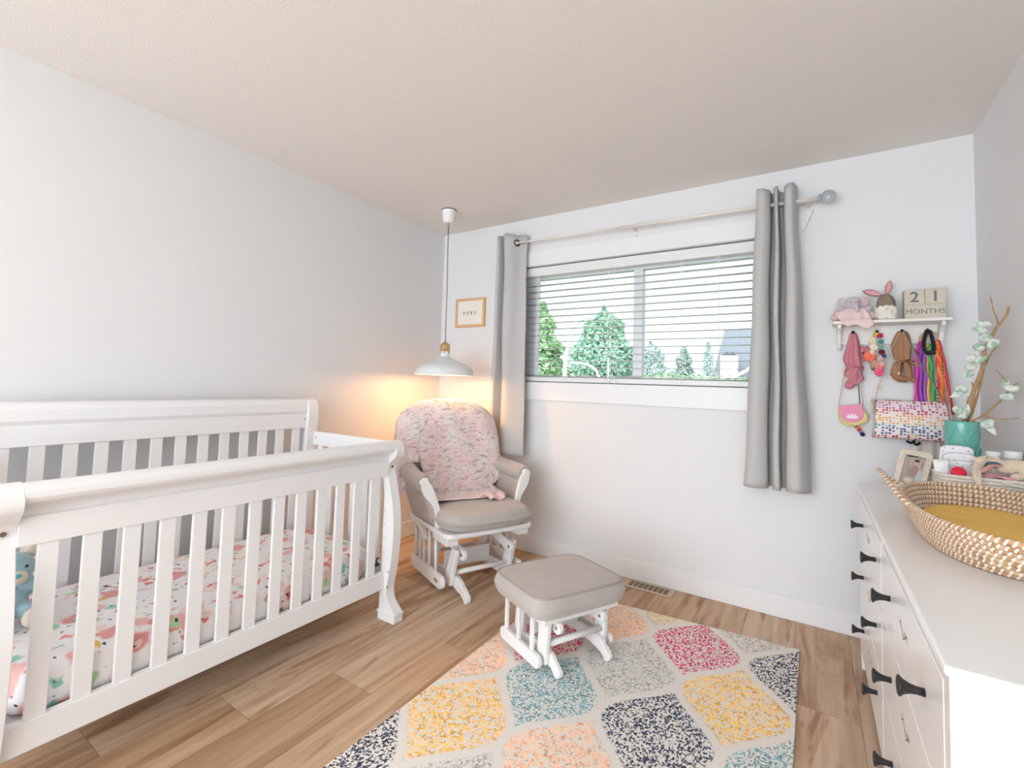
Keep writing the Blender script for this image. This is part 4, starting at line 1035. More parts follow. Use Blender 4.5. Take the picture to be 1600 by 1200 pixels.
obj('bow', MB().ell((3.050, -.066, 1.404), .022, .008, .011), VB, t)

# woven handbag
def make_handbag():
    t = thing('woven_handbag', 'rainbow woven leather shoulder bag hanging below the wall shelf', 'handbag', (2.965, -.09, .99))
    m = bpy.data.materials.new('rainbow_weave'); m.use_nodes = True; N, L, B = nodes(m); B.inputs['Roughness'].default_value = .45
    tx = N.new('ShaderNodeTexCoord'); sp = N.new('ShaderNodeSeparateXYZ'); L.new(tx.outputs['UV'], sp.inputs[0])
    r = N.new('ShaderNodeValToRGB'); cr = r.color_ramp; cr.interpolation = 'CONSTANT'
    bands = [(0, (184, 44, 56)), (.11, (84, 96, 150)), (.30, (90, 150, 170)), (.40, (230, 176, 96)), (.55, (236, 168, 110)), (.66, (204, 84, 110)), (.80, (196, 120, 176)), (.93, (190, 70, 100))]
    cr.elements[0].position, cr.elements[0].color = 0, (*lin(bands[0][1]), 1); cr.elements[1].position, cr.elements[1].color = bands[-1][0], (*lin(bands[-1][1]), 1)
    for p, c in bands[1:-1]: e = cr.elements.new(p); e.color = (*lin(c), 1)
    L.new(sp.outputs[1], r.inputs[0])
    mp = N.new('ShaderNodeMapping'); mp.inputs['Scale'].default_value = (20, 15, 1); L.new(tx.outputs['UV'], mp.inputs[0])
    v = N.new('ShaderNodeTexVoronoi'); v.inputs['Scale'].default_value = 1; v.inputs['Randomness'].default_value = .35; L.new(mp.outputs[0], v.inputs['Vector'])
    se = N.new('ShaderNodeSeparateColor'); L.new(v.outputs['Color'], se.inputs[0])
    lt = N.new('ShaderNodeMapRange'); lt.inputs[1].default_value = .40; lt.inputs[2].default_value = .46; lt.inputs[3].default_value = 1; lt.inputs[4].default_value = 0; L.new(v.outputs['Distance'], lt.inputs[0])
    gt = N.new('ShaderNodeMath'); gt.operation = 'GREATER_THAN'; gt.inputs[1].default_value = .3; L.new(se.outputs[0], gt.inputs[0])
    ml = N.new('ShaderNodeMath'); ml.operation = 'MULTIPLY'; L.new(lt.outputs[0], ml.inputs[0]); L.new(gt.outputs[0], ml.inputs[1])
    mx = N.new('ShaderNodeMix'); mx.data_type = 'RGBA'; L.new(ml.outputs[0], mx.inputs[0]); mx.inputs[6].default_value = (*lin((236, 226, 222)), 1); L.new(r.outputs[0], mx.inputs[7]); L.new(mx.outputs[2], B.inputs['Base Color'])
    bp = N.new('ShaderNodeBump'); bp.inputs['Strength'].default_value = .6; bp.inputs['Distance'].default_value = .004; L.new(v.outputs['Distance'], bp.inputs['Height']); L.new(bp.outputs[0], B.inputs['Normal'])
    x0, x1, z0, z1 = 2.845, 3.105, .995, 1.175
    prof = [(-.030, z0+.004), (-.040, z0), (-.10, z0+.002), (-.118, z0+.02), (-.120, z0+.06), (-.112, z0+.11), (-.096, z0+.15), (-.075, z1), (-.045, z1), (-.030, z1-.012)]
    S = spline([(a, 0, b) for a, b in prof], 4); mb = MB(); K = len(S)
    ins = lambda k: 0
    vs = []; uvs = []; fs = []
    for i in range(K):
        for u in (0, 1):
            taper = .012*((S[i].z-z0)/(z1-z0)); vs.append(((x0-.008+taper) if u == 0 else (x1+.004-taper), S[i].x, S[i].z))
    for i in range(K-1):
        fs.append((2*i, 2*i+1, 2*i+3, 2*i+2)); va, vb = (S[i].z-z0)/(z1-z0), (S[i+1].z-z0)/(z1-z0); uvs.append([(0, va), (1, va), (1, vb), (0, vb)])
    fs.append((2*(K-1), 2*(K-1)+1, 1, 0)); uvs.append([(0, 1), (1, 1), (1, 0), (0, 0)])
    fs.append([2*i for i in range(K)]); uvs.append([(S[i].x*8, (S[i].z-z0)/(z1-z0)) for i in range(K)])
    fs.append([2*i+1 for i in range(K)][::-1]); uvs.append([(S[i].x*8, (S[i].z-z0)/(z1-z0)) for i in range(K)][::-1])
    mb.add(vs, fs, 0, True, uvs)
    o = obj('body', mb, m, t, bevel=.003)
    ed = MB(); ed.tube([(x0-.008, S[i].x, S[i].z) for i in range(K)], .0028, 6); obj('edge_trim', ed, mat('bag_trim', (206, 190, 176), .5), t)
    ed = MB(); ed.tube([(x1+.004, S[i].x, S[i].z) for i in range(K)], .0028, 6); obj('edge_trim', ed, mat('bag_trim', (206, 190, 176), .5), t)
    obj('gold_bar', MB().box(2.962, 3.000, -.1215, -.1185, 1.018, 1.023), mat('gold', (222, 190, 140), .3, metal=.8), t)
    SM = mat('strap_taupe', (196, 178, 160), .6)
    st = MB(); st.tube(spline([(2.846, -.075, 1.165), (2.852, -.075, 1.20), (2.860, -.068, 1.235), (2.885, -.064, 1.32), (2.915, -.06, 1.43), (2.946, -.058, 1.503)], 6), .0045, 6, flat=.5)
    st.tube(spline([(2.956, -.058, 1.508), (2.985, -.062, 1.44), (3.03, -.075, 1.32), (3.075, -.078, 1.22), (3.095, -.078, 1.165)], 6), .0062, 6, flat=.5)
    s2 = obj('strap', st, SM, t)
    obj('strap_stripe', MB().tube(spline([(2.960, -.0625, 1.50), (2.985, -.0665, 1.44), (3.03, -.0795, 1.32), (3.075, -.0825, 1.22), (3.09, -.0825, 1.18)], 6), .0024, 6, flat=.6), mat('strap_black', (40, 36, 36), .6), s2)
    bk = MB(); bk.tube([(2.862+.010*math.cos(a*PI/4), -.070, 1.238+.007*math.sin(a*PI/4)) for a in range(9)], .002, 6, cap=False)
    obj('buckle', bk, mat('gold', (222, 190, 140), .3, metal=.8), s2)
    for x in (2.842, 3.096): obj('side_tab', MB().box(x-.006, x+.006, -.082, -.066, 1.11, 1.175), mat('tab_green', (150, 150, 110), .6), t)
make_handbag()
t = thing('toddler_dress', 'white fabric dress with dark dots and a red spotted hem behind the handbag', 'dress', (3.03, -.02, .84))
DR = mat('dress_white', (232, 224, 220), .9)
def fd(u, v): return (2.985+.105*u+.022*v*(0.5-u), -.022-.008*math.sin(u*12)-.004, .870+.46*v)
obj('cloth', MB().grid(fd, 24, 10), DR, t, solid=.002)
def pattern(name, base, dot, sc, thr):
    m = mat(name, base, .85); N, L, B = nodes(m)
    tx = N.new('ShaderNodeTexCoord'); v = N.new('ShaderNodeTexVoronoi'); v.inputs['Scale'].default_value = sc; v.inputs['Randomness'].default_value = .25; L.new(tx.outputs['Object'], v.inputs['Vector'])
    lt = N.new('ShaderNodeMath'); lt.operation = 'LESS_THAN'; lt.inputs[1].default_value = thr; L.new(v.outputs['Distance'], lt.inputs[0])
    mx = N.new('ShaderNodeMix'); mx.data_type = 'RGBA'; L.new(lt.outputs[0], mx.inputs[0]); mx.inputs[6].default_value = (*lin(base), 1); mx.inputs[7].default_value = (*lin(dot), 1); L.new(mx.outputs[2], B.inputs['Base Color']); return m
def fh(u, v): return (2.982+.112*u, -.026-.009*math.sin(u*12), .838+.034*v)
obj('hem', MB().grid(fh, 24, 2), pattern('red_spots', (196, 40, 44), (240, 214, 206), 95, .35), t, solid=.002)
def fb(u, v): return (3.075+.035*u, -.034, 1.10+.26*v)
obj('panel', MB().grid(fb, 4, 6), pattern('red_dotted', (232, 214, 206), (188, 40, 48), 60, .3), t, solid=.002)
for dx, z, w in ((2.965, .985, .03), (2.99, .978, .022)):
    obj('trim_bow', MB().tube(spline([(dx, -.036, z), (dx+w*.5, -.042, z-.008), (dx+w, -.036, z+.004)], 4), .0055, 8), VB, t)

# ------------------------------------------------------------ things on the dresser
DT = .8005
def make_vase():
    t = thing('teal_vase', 'teal ceramic vase with raised diamond pattern on the dresser by the wall', 'vase', (3.074, -.48, DT))
    T = Matrix.Translation((3.074, -.48, DT)); R0 = .0495
    v = MB().lathe([(0, 0), (.046, 0), (R0, .004), (R0, .300), (R0+.0005, .3075), (R0-.003, .309), (R0-.006, .306), (.043, .03), (0, .028)], 48, M=T)
    tm = mat('teal_glaze', (104, 176, 164), .22, coat=.4)
    b = obj('vessel', v, tm, t)
    rl = MB()
    for k in range(6):
        for s in (1, -1):
            for lev in range(4):
                pts = []
                for i in range(9):
                    f = i/8; a = 2*PI*(k/6+s*f/12+(lev % 2)/12); z = .035+.063*lev+.063*f
                    pts.append((3.074+(R0+.0003)*math.cos(a), -.48+(R0+.0003)*math.sin(a), DT+z))
                rl.tube(pts, .0021, 6)
    obj('relief', rl, tm, b)
    return t
make_vase()
def make_branch():
    t = thing('budding_branch', 'artificial brown branch with pale green magnolia buds in the teal vase', 'branch', (3.074, -.48, .90))
    bk = mat('twig_brown', (172, 138, 98), .8, bump=.5, bscale=80, var=.15, vscale=30)
    def tw(pts, r0, r1, parent=t):
        P = spline(pts, 5); n = len(P); return obj('twig', MB().tube(P, [r0+(r1-r0)*i/(n-1)+.0006*math.sin(i*2.1) for i in range(n)], 8), bk, parent)
    P = spline([(3.060, -.48, .84), (3.069, -.48, 1.059), (3.088, -.48, 1.13), (3.111, -.48, 1.229), (3.139, -.48, 1.328), (3.142, -.48, 1.39), (3.155, -.48, 1.414), (3.173, -.48, 1.463), (3.187, -.48, 1.487), (3.203, -.485, 1.518), (3.208, -.49, 1.548)], 5)
    n = len(P); obj('stem', MB().tube(P, [.0085-.005*i/(n-1) for i in range(n)], 10), bk, t)
    tw([(3.070, -.475, .86), (3.082, -.47, 1.07), (3.105, -.47, 1.14), (3.128, -.472, 1.24), (3.142, -.478, 1.33)], .006, .003)
    tw([(3.180, -.48, 1.475), (3.179, -.48, 1.50), (3.169, -.48, 1.542), (3.163, -.48, 1.590)], .0028, .0016)
    tw([(3.078, -.49, .90), (3.087, -.50, 1.086), (3.128, -.50, 1.133), (3.172, -.51, 1.188)], .0045, .0035)
    tw([(3.131, -.50, 1.138), (3.165, -.51, 1.124), (3.212, -.53, 1.131)], .0028, .0016)
    tw([(3.085, -.48, 1.05), (3.109, -.48, 1.192), (3.106, -.48, 1.261)], .0042, .0025)
    tw([(3.144, -.48, 1.328), (3.163, -.48, 1.377), (3.182, -.48, 1.399)], .003, .0018)
    tw([(3.172, -.51, 1.188), (3.192, -.54, 1.235), (3.205, -.58, 1.262)], .003, .0022)
    tw([(3.189, -.53, 1.262), (3.178, -.52, 1.284), (3.167, -.50, 1.308)], .0022, .0014)
    tw([(3.099, -.48, 1.155), (3.090, -.48, 1.174), (3.095, -.48, 1.204)], .0025, .0015)
    bm_ = bpy.data.materials.new('bud_green'); bm_.use_nodes = True; N, L, B = nodes(bm_); B.inputs['Roughness'].default_value = .8
    tx = N.new('ShaderNodeTexCoord'); ns = N.new('ShaderNodeTexNoise'); ns.inputs['Scale'].default_value = 45; ns.inputs['Detail'].default_value = 4; L.new(tx.outputs['Object'], ns.inputs['Vector'])
    r = N.new('ShaderNodeValToRGB'); r.color_ramp.elements[0].position = .38; r.color_ramp.elements[0].color = (*lin((148, 184, 160)), 1); r.color_ramp.elements[1].position = .56; r.color_ramp.elements[1].color = (*lin((226, 230, 218)), 1); L.new(ns.outputs[0], r.inputs[0]); L.new(r.outputs[0], B.inputs['Base Color'])
    buds = [(3.138, 1.482, .021, .014, .1), (3.142, 1.430, .020, .016, .3), (3.126, 1.396, .018, .016, .2), (3.106, 1.352, .018, .016, .0), (3.102, 1.320, .018, .015, -.3), (3.075, 1.233, .018, .015, .2), (3.063, 1.153, .017, .017, -.2), (3.074, 1.127, .017, .012, 0), (3.158, 1.405, .014, .022, .5), (3.196, 1.240, .020, .014, 0), (3.182, 1.208, .020, .014, 0), (3.141, 1.105, .022, .017, -.5)]
    for i, (x, z, rx, rz, a) in enumerate(buds):
        y = -.505 if x > 3.13 else -.49
        if x > 3.18: y = -.55
        obj('bud', MB().ell((x, y, z), rx, .013, rz, 18, 12, M=Matrix.Rotation(a, 4, 'Y')), bm_, t)
    leaves = [((3.150, 1.455), (3.094, 1.468)), ((3.150, 1.40), (3.180, 1.420)), ((3.112, 1.335), (3.145, 1.362)), ((3.110, 1.300), (3.071, 1.280)), ((3.075, 1.222), (3.036, 1.200)), ((3.080, 1.125), (3.088, 1.180)), ((3.185, 1.235), (3.196, 1.288)), ((3.190, 1.205), (3.214, 1.198)), ((3.135, 1.105), (3.162, 1.062))]
    for (ax, az), (bx, bz) in leaves:
        a = Vector((ax, -.50, az)); b = Vector((bx, -.51, bz)); d = b-a; q = Vector((-d.z, 0, d.x)).normalized()*.011; mb = MB(); vs = []
        for i in range(7):
            f = i/6; w = math.sin(PI*f**.7)*(1 if i < 6 else .05); p = a+d*f+Vector((0, -.006*math.sin(PI*f), 0))
            vs += [p-q*w, p+Vector((0, .004, 0)), p+q*w]
        mb.add(vs, [(3*i+k, 3*i+k+1, 3*i+k+4, 3*i+k+3) for i in range(6) for k in (0, 1)])
        obj('leaf', mb, bm_, t, solid=.0015)
make_branch()

def make_photo_frame():
    t = thing('photo_frame', 'cream speckled photo frame with a baby picture leaning on the far end of the dresser', 'photo frame', (2.93, -.37, DT))
    c = Vector((2.925, -.375, DT+.001)); az = math.radians(-34)
    R_ = Matrix.Translation(c) @ Matrix.Rotation(az, 4, 'Z') @ Matrix.Rotation(math.radians(-16), 4, 'X') @ Matrix.Rotation(math.radians(5), 4, 'Y')
    def rrect(hx, z0, z1, r):
        pts = []
        for cx, cz, a0 in ((hx-r, z1-r, 0), (-hx+r, z1-r, PI/2), (-hx+r, z0+r, PI), (hx-r, z0+r, 1.5*PI)):
            for i in range(6): a = a0+PI/2*i/5; pts.append((cx+r*math.cos(a), cz+r*math.sin(a)))
        return pts
    out = rrect(.058, 0.004, .172, .012); inn = rrect(.037, .026, .150, .002); n = len(out); mb = MB()
    vs = [R_ @ Vector((x, y, z)) for y in (-.008, .008) for x, z in out]+[R_ @ Vector((x, y, z)) for y in (-.006, .008) for x, z in inn]
    fs = []
    for i in range(n):
        j = (i+1) % n; fs += [(i, j, 2*n+j, 2*n+i), (n+i, n+j, j, i), (2*n+i, 2*n+j, 3*n+j, 3*n+i), (3*n+i, 3*n+j, n+j, n+i)]
    mb.add(vs, fs, 0, False); obj('frame', mb, mat('frame_cream', (226, 214, 194), .7, bump=.5, bscale=160, var=.08, vscale=90), t, bevel=.0015)
    obj('back', MB().box(-.050, .050, .006, .010, .012, .162, M=R_), BLK, t)
    obj('photo', MB().box(-.038, .038, .001, .006, .025, .151, M=R_), mat('photo_grey', (176, 166, 156), .3, var=.25, vscale=22), t)
    pb = MB(); 
    def bl(x, z, rx, rz, m, y=.0005): obj('picture_shape', MB().ell(R_ @ Vector((x, y, z)), rx, .0008, rz, 16, 8, M=R_), m, t)
    bl(.004, .085, .013, .026, mat('pic_rose', (170, 134, 128), .4)); bl(.006, .120, .009, .011, mat('pic_skin', (206, 170, 152), .4)); bl(.006, .131, .010, .006, mat('pic_hair', (84, 62, 50), .4), 0); bl(-.014, .118, .004, .016, mat('pic_skin', (206, 170, 152), .4)); bl(.026, .118, .004, .014, mat('pic_rose', (170, 134, 128), .4))
    bl(-.010, .044, .016, .012, mat('pic_cream', (214, 198, 176), .4)); bl(.024, .062, .012, .032, mat('pic_blue', (186, 196, 204), .4))
    obj('easel_leg', MB().box(-.02, .02, .010, .013, .0, .14, M=Matrix.Translation(c+Vector((.0, .0, .004))) @ Matrix.Rotation(az, 4, 'Z') @ Matrix.Translation((0, .045, 0)) @ Matrix.Rotation(math.radians(6), 4, 'X')), BLK, t)
make_photo_frame()

def make_tray():
    t = thing('rope_tray', 'cream cotton rope tray full of baby care things behind the changing basket', 'tray', (3.09, -.66, DT))
    rp = mat('cotton_rope', (230, 220, 208), .9, bump=.3, bscale=150)
    x0, x1, y0, y1 = 2.968, 3.218, -.735, -.565
    def ring(ins, z, r=.035):
        pts = []
        for cx, cy, a0 in ((x1-r, y1-r, 0), (x0+r, y1-r, PI/2), (x0+r, y0+r, PI), (x1-r, y0+r, 1.5*PI)):
            for i in range(7): a = a0+PI/2*i/6; pts.append((cx+(r+ins)*math.cos(a), cy+(r+ins)*math.sin(a), z))
        return pts+[pts[0]]
    mb = MB()
    for k in range(11): mb.tube(ring(-.010+.0006*k, .8075+.0115*k), .0063, 8, cap=False)
    obj('rope_wall', mb, rp, t)
    fl = MB(); R_ = [(p[0], p[1]) for p in ring(-.010, 0)[:-1]]; fl.prism(R_, .8012, .807, axis='z'); obj('base', fl, rp, t)
    obj('handle', MB().tube(spline([(3.12, y0+.004, .920), (3.14, y0-.008, .915), (3.17, y0-.010, .912), (3.19, y0-.008, .915), (3.205, y0+.004, .920)], 5), .005, 8), rp, t)
make_tray()
def stk(name, label, cat, loc, parts, group=None, rz=0):
    t = thing(name, label, cat, loc, rz, group)
    for nm, mb, m, kw in parts: obj(nm, mb, m, t, **kw)
    return t
# folded nappy stack
dm = mat('nappy_print', (238, 236, 238), .8); N, L, B = nodes(dm)
tx = N.new('ShaderNodeTexCoord'); v = N.new('ShaderNodeTexVoronoi'); v.inputs['Scale'].default_value = 70; L.new(tx.outputs['Object'], v.inputs['Vector'])
sp_ = N.new('ShaderNodeSeparateColor'); L.new(v.outputs['Color'], sp_.inputs[0]); r_ = N.new('ShaderNodeValToRGB'); r_.color_ramp.elements[0].color = (*lin((170, 160, 200)), 1); r_.color_ramp.elements[1].color = (*lin((226, 190, 180)), 1); L.new(sp_.outputs[1], r_.inputs[0])
lt = N.new('ShaderNodeMath'); lt.operation = 'LESS_THAN'; lt.inputs[1].default_value = .22; L.new(v.outputs['Distance'], lt.inputs[0])
mx = N.new('ShaderNodeMix'); mx.data_type = 'RGBA'; L.new(lt.outputs[0], mx.inputs[0]); mx.inputs[6].default_value = (*lin((238, 236, 238)), 1); L.new(r_.outputs[0], mx.inputs[7]); L.new(mx.outputs[2], B.inputs['Base Color'])
for k in range(3):
    y = -.578-.021*k; zt = 1.020-.026*k
    lab = ['white folded nappy with lilac print, rearmost of the three in the tray', 'white folded nappy with lilac print, middle of the three in the tray', 'white folded nappy with lilac print, frontmost of the three in the tray'][k]
    def fn(u, vv, y=y, zt=zt, k=k):
        a = (u-.5)*2; hw = .050*(1-.10*vv**3); x = 3.040+.004*k+hw*a; return (x, y-.009*(1-a*a)*math.sin(PI*min(1, vv*1.1))-.004*math.sin(vv*14), .815+(zt-.815)*vv-.012*abs(a)**4*vv)
    t = thing('folded_nappy', lab, 'nappy', (3.044, y, .809), 0, 'folded nappies in the rope tray')
    obj('nappy', MB().grid(fn, 14, 14), dm, t, solid=.014)
t = thing('red_cream_jar', 'small jar with a round red lid tilted at the tray front', 'jar', (3.03, -.69, .88))
Mt = Matrix.Translation((3.022, -.700, .934)) @ Matrix.Rotation(math.radians(62), 4, 'X')
obj('lid', MB().lathe([(0, .010), (.012, .010), (.018, .0095), (.0205, .006), (.0205, -.006), (.019, -.010)], 28, M=Mt), mat('red_plastic', (222, 30, 60), .35), t)
obj('jar', MB().lathe([(.019, -.009), (.020, -.035), (0, -.036)], 24, M=Mt), PLAST, t)
t = thing('white_tube', 'plain white cream tube standing upside down at the tray left end', 'tube', (2.985, -.675, .81))
def ft(u, v_):
    a = 2*PI*u; k = v_; return (2.990+(.015*(1-k)+.021*k)*math.cos(a)-.008*k, -.66+(.015*(1-k)+.003*k)*math.sin(a), .845+.125*k)
obj('body', MB().grid(ft, 24, 8, closed_u=True), PLAST, t, solid=.001); obj('cap', MB().cyl((2.990, -.66, .8085), (2.990, -.66, .846), .0155, 20), PLAST, t)
for x, lab, c2, r, zt, y in ((3.148, 'slim white bottle with a blue band behind the tray, right of the teal vase', (104, 150, 172), .0205, 1.004, -.52), (3.200, 'wide white jar behind the tray, nearest the right wall', (232, 232, 230), .0245, 1.010, -.52)):
    t = thing('bottle', lab, 'bottle', (x, y, DT))
    T = Matrix.Translation((x, y, DT)); h = zt-DT
    obj('body', MB().lathe([(0, 0), (r-.002, 0), (r, .004), (r, h-.035), (r-.004, h-.028), (0, h-.027)], 28, M=T), PLAST, t)
    if c2[0] == 104: obj('label_band', MB().lathe([(r+.0004, h-.060), (r+.0004, h-.036)], 28, M=T), mat('bottle_band', c2, .4), t, solid=.0004)
    obj('cap', MB().lathe([(r*.97, h-.028), (r*.99, h-.024), (r*.99, h-.002), (r*.93, h), (0, h)], 28, M=T), PLAST, t)
# plush rabbit lying over the tray and loose pink cloths
t = thing('plush_rabbit', 'cream plush rabbit with long pink lined ears lying across the tray', 'soft toy', (3.15, -.66, .88))
cp = fur('rabbit_cream', (232, 212, 188)); b = MB()
b.ell((3.178, -.655, .945), .040, .030, .026); b.ell((3.196, -.685, .925), .022, .022, .022); b.ell((3.165, -.70, .915), .018, .014, .014); b.ell((3.15, -.665, .935), .025, .02, .018)
obj('body', b, cp, t, remesh=.005)
for pts, ws in (([(3.150, -.655, .950), (3.125, -.66, .962), (3.09, -.665, .958), (3.068, -.70, .935), (3.060, -.748, .905), (3.064, -.752, .872)], [.007, .012, .014, .012, .010, .006]),
                ([(3.150, -.640, .955), (3.110, -.632, .970), (3.075, -.64, .955)], [.008, .012, .006])):
    obj('ear', fold_loft(pts, ws, [w*.6 for w in ws], 3, .12), cp, t)
obj('ear_lining', fold_loft([(3.128, -.690, .948), (3.10, -.698, .942), (3.078, -.718, .922)], [.007, .010, .007], [.004, .006, .004], 3, .1), mat('lining_rose', (210, 158, 140), .9), t)
obj('foot', MB().box(3.176, 3.204, -.722, -.700, .880, .905), mat('foot_cream', (232, 214, 180), .9), t, bevel=.006, segs=3)
t.location.z += .022
t = thing('pink_cloth', 'crumpled pink baby cloth tucked in the tray beside the plush rabbit', 'cloth', (3.13, -.69, .85))
obj('cloth', fold_loft([(3.09, -.685, .895), (3.115, -.69, .912), (3.145, -.70, .905), (3.158, -.70, .888)], [.012, .024, .024, .012], [.018, .028, .028, .014], 5, .2), mat('soft_pink', (228, 168, 178), .95, bump=.3, bscale=60), t)
t.location.z += .022
t = thing('white_cloth', 'folded white muslin cloth at the front of the tray', 'cloth', (3.12, -.715, .85))
obj('cloth', fold_loft([(3.078, -.712, .886), (3.11, -.716, .892), (3.14, -.716, .890), (3.17, -.712, .882)], [.010, .014, .014, .010], [.010, .012, .012, .010], 4, .15), mat('muslin_white', (240, 236, 234), .95, bump=.2, bscale=80), t)
t.location.z += .026

# ------------------------------------------------------------ outside the window
gm = mat('grass_ground', (120, 130, 108), .95, var=.2, vscale=2)
struct('ground_outside', MB().box(-60, 60, .6, 140, -3.2, -3.0), gm)
def foliage_mat(name, a, b):
    m = bpy.data.materials.new(name); m.use_nodes = True; N, L, B = nodes(m); B.inputs['Roughness'].default_value = .8
    g = N.new('ShaderNodeNewGeometry'); r = N.new('ShaderNodeValToRGB'); r.color_ramp.elements[0].color = (*lin(a), 1); r.color_ramp.elements[1].color = (*lin(b), 1)
    L.new(g.outputs['Random Per Island'], r.inputs[0]); L.new(r.outputs[0], B.inputs['Base Color']); return m
FM = [foliage_mat('leaf_bright', (118, 150, 112), (158, 188, 138)), foliage_mat('leaf_deep', (114, 148, 128), (148, 180, 152)), foliage_mat('leaf_haze_tint', (146, 164, 156), (172, 188, 178))]  # outdoor haze is put into these paler, greyer leaf colours
def tree(name, label, x, y, ztop, rad, kind, fm, seed, n=2600, zb=-3.0):
    rng = random.Random(seed); t = thing(name, label, 'tree', (x, y, zb), 0, 'trees seen through the window')
    H = ztop-zb
    obj('trunk', MB().tube([(x, y, zb), (x+.05, y, zb+H*.5), (x, y, ztop-H*.2)], [rad*.09, rad*.06, rad*.01], 8), mat('bark', (92, 80, 66), .9), t)
    mb = MB()
    for i in range(n):
        f = rng.random()
        if kind == 'cone': z = zb+H*(.12+.88*f); R_ = rad*(1-f)**.8*(.82+.18*math.sin(f*38))+.05
        else:
            z = zb+H*(.22+.78*f); R_ = rad*math.sqrt(max(0, 1-(2*f-.82)**2*.78))*(.85+.15*math.sin(f*21+seed))
            if f > .9: R_ *= (1-f)*9
        a = rng.random()*2*PI; q = R_*(rng.random()**.35)*(1+.12*math.sin(a*5+f*20))
        c = Vector((x+q*math.cos(a), y+q*math.sin(a), z)); s = rad*(.035+.04*rng.random())
        d1 = Vector((rng.gauss(0, 1), rng.gauss(0, 1), rng.gauss(0, .6))).normalized()*s; d2 = d1.cross(Vector((rng.gauss(0, 1), rng.gauss(0, 1), rng.gauss(0, 1)))).normalized()*s*.7
        mb.add([c-d1, c-d2*.6, c+d1, c+d2], [(0, 1, 2, 3)], 0, False)
    obj('foliage', mb, fm, t)
for a in [('fir_tree', 'tall bright green conifer at the left edge of the window view', -8.5, 17.5, 5.2, 2.7, 'cone', FM[0], 11, 12000),
          ('fir_tree', 'short green conifer between the left conifer and the big tree outside', -10.4, 27.5, 5.4, 1.8, 'cone', FM[0], 12, 6000),
          ('leafy_tree', 'large rounded green tree left of the window mullion', -3.95, 14.0, 4.2, 1.5, 'round', FM[1], 13, 14000),
          ('leafy_tree', 'dense green tree just left of the large rounded tree', -8.25, 24, 5.4, 1.9, 'cone', FM[1], 17, 7000),
          ('leafy_tree', 'hazy low tree just right of the window mullion', -5.3, 25, 3.9, 1.5, 'round', FM[2], 14, 6000),
          ('fir_tree', 'hazy distant conifer in the middle of the right pane', -4.3, 29, 3.9, 2.0, 'cone', FM[2], 15, 5000),
          ('fir_tree', 'slim hazy conifer beside the neighbouring roof', -1.74, 22.5, 3.58, .93, 'cone', FM[2], 16, 4000)]:
    tree(*a)
hg = MB(); rng = random.Random(9)
for i in range(5000):
    c = Vector((-6+8*rng.random(), 19.6+1.0*rng.random(), -3+4.75*rng.random()**.7+.15*math.sin(i))); s = .13
    d1 = Vector((rng.gauss(0, 1), rng.gauss(0, 1), rng.gauss(0, .6))).normalized()*s; d2 = d1.cross(Vector((rng.gauss(0, 1), rng.gauss(0, 1), rng.gauss(0, 1)))).normalized()*s*.7
    hg.add([c-d1, c-d2*.6, c+d1, c+d2], [(0, 1, 2, 3)], 0, False)
o = obj('hedge', hg, FM[0]); tag(o, 'low green hedge in front of the hazy trees outside', 'hedge')
t = thing('street_lamp', 'tall white curved street lamp in front of the green trees outside', 'street lamp', (-3.15, 9, -3))
LP_ = mat('lamp_post_white', (236, 236, 236), .4)
obj('pole', MB().tube(spline([(-3.16, 9, -3.0), (-3.16, 9, .8), (-3.147, 9, 1.49), (-3.119, 9, 1.94), (-3.033, 9, 2.38), (-2.93, 9, 2.66)], 6), [.052]*16+[.048]*9+[.04], 12), LP_, t)
obj('arm', MB().tube(spline([(-2.93, 9, 2.66), (-2.86, 9, 2.80), (-2.68, 9, 2.961), (-2.52, 9, 3.03), (-2.40, 9, 3.054)], 5), .012, 8), SCREW, t)
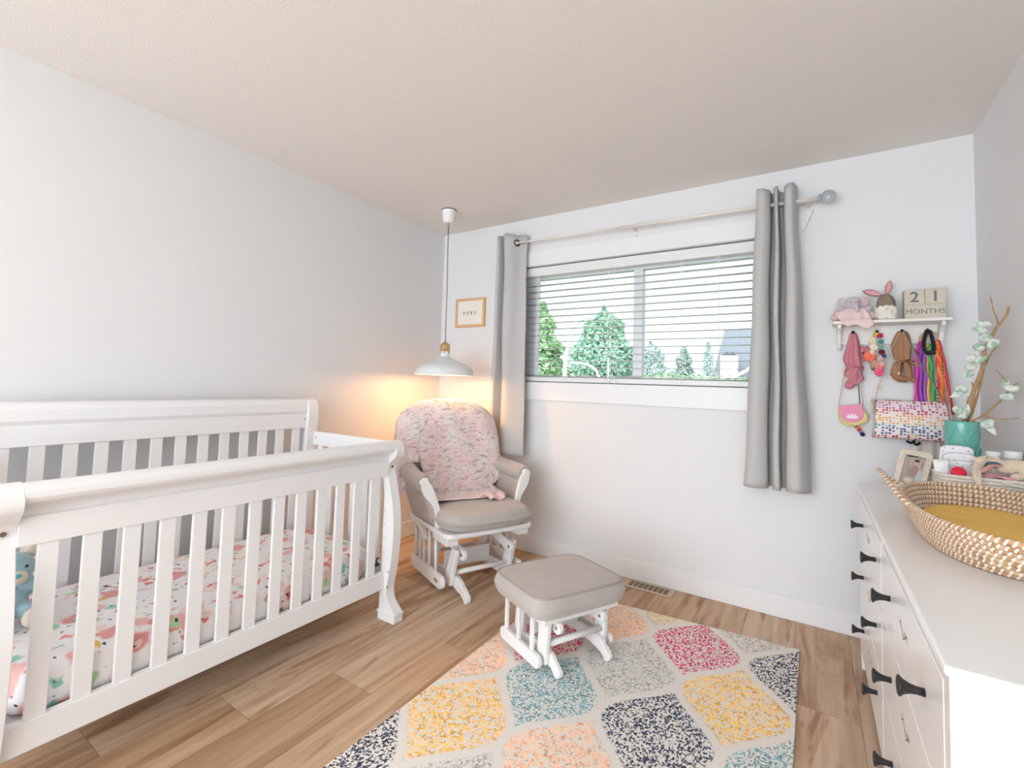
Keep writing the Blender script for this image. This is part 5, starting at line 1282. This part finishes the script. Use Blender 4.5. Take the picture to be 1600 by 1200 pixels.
obj('lantern', MB().ell((-2.33, 9, 3.035), .10, .05, .025), mat('lantern_grey', (176, 178, 180), .4), t)
t = thing('street_lamp', 'lower white street lamp with a level curved arm outside', 'street lamp', (-3.296, 12, -3))
obj('pole', MB().tube(spline([(-3.296, 12, -3), (-3.296, 12, 0.935), (-3.384, 12, 1.624), (-3.57, 12, 1.836), (-3.87, 12, 1.942), (-4.196, 12, 1.966), (-4.373, 12, 1.965)], 6), .035, 10), LP_, t)
t = thing('sign_post', 'thin white post standing beyond the lower street lamp', 'post', (-2.996, 12, -3))
obj('post', MB().cyl((-2.996, 12, -3), (-2.996, 12, 2.118), .022, 8), LP_, t)
def make_house():
    t = thing('neighbour_house', 'neighbouring house with dark shingle roof and white chimney at the window right', 'house', (2.4, 26, -3))
    rfm = mat('shingles', (104, 108, 114), .9, bump=.5, bscale=8, stretch=(1, 1, 4), var=.1, vscale=5)
    obj('wall', MB().box(-1.5, 5.5, 25.6, 31, -3, 1.9), mat('siding', (206, 206, 204), .8), t)
    obj('roof', MB().add([(-1.98, 25.0, 1.75), (6.2, 25.0, 1.75), (6.2, 27.6, 4.75), (-1.72, 27.6, 4.75), (-1.98, 30.5, 1.75), (6.2, 30.5, 1.75)], [(0, 1, 2, 3), (3, 2, 5, 4), (0, 3, 4), (1, 5, 2), (0, 4, 5, 1)], 0, False), rfm, t)
    ch = obj('chimney', MB().box(-1.50, -.72, 24.6, 25.2, -3, 3.02), mat('chimney_white', (226, 228, 228), .8, bump=.4, bscale=6), t)
    obj('chimney_cap', MB().box(-1.42, -.80, 24.7, 25.1, 3.02, 3.09).box(-1.30, -1.16, 24.8, 25.0, 3.09, 3.22).box(-1.02, -.88, 24.8, 25.0, 3.09, 3.22), mat('cap_dark', (60, 60, 64), .7), ch)
    obj('gable_trim', MB().prism([(-.75, 1.80), (.35, 2.55), (.35, 2.70), (-.80, 1.95)], 24.2, 24.5).prism([(.35, 2.55), (2, 1.3), (2, 1.5), (.35, 2.70)], 24.2, 24.5), mat('fascia', (238, 238, 238), .6), t)
make_house()
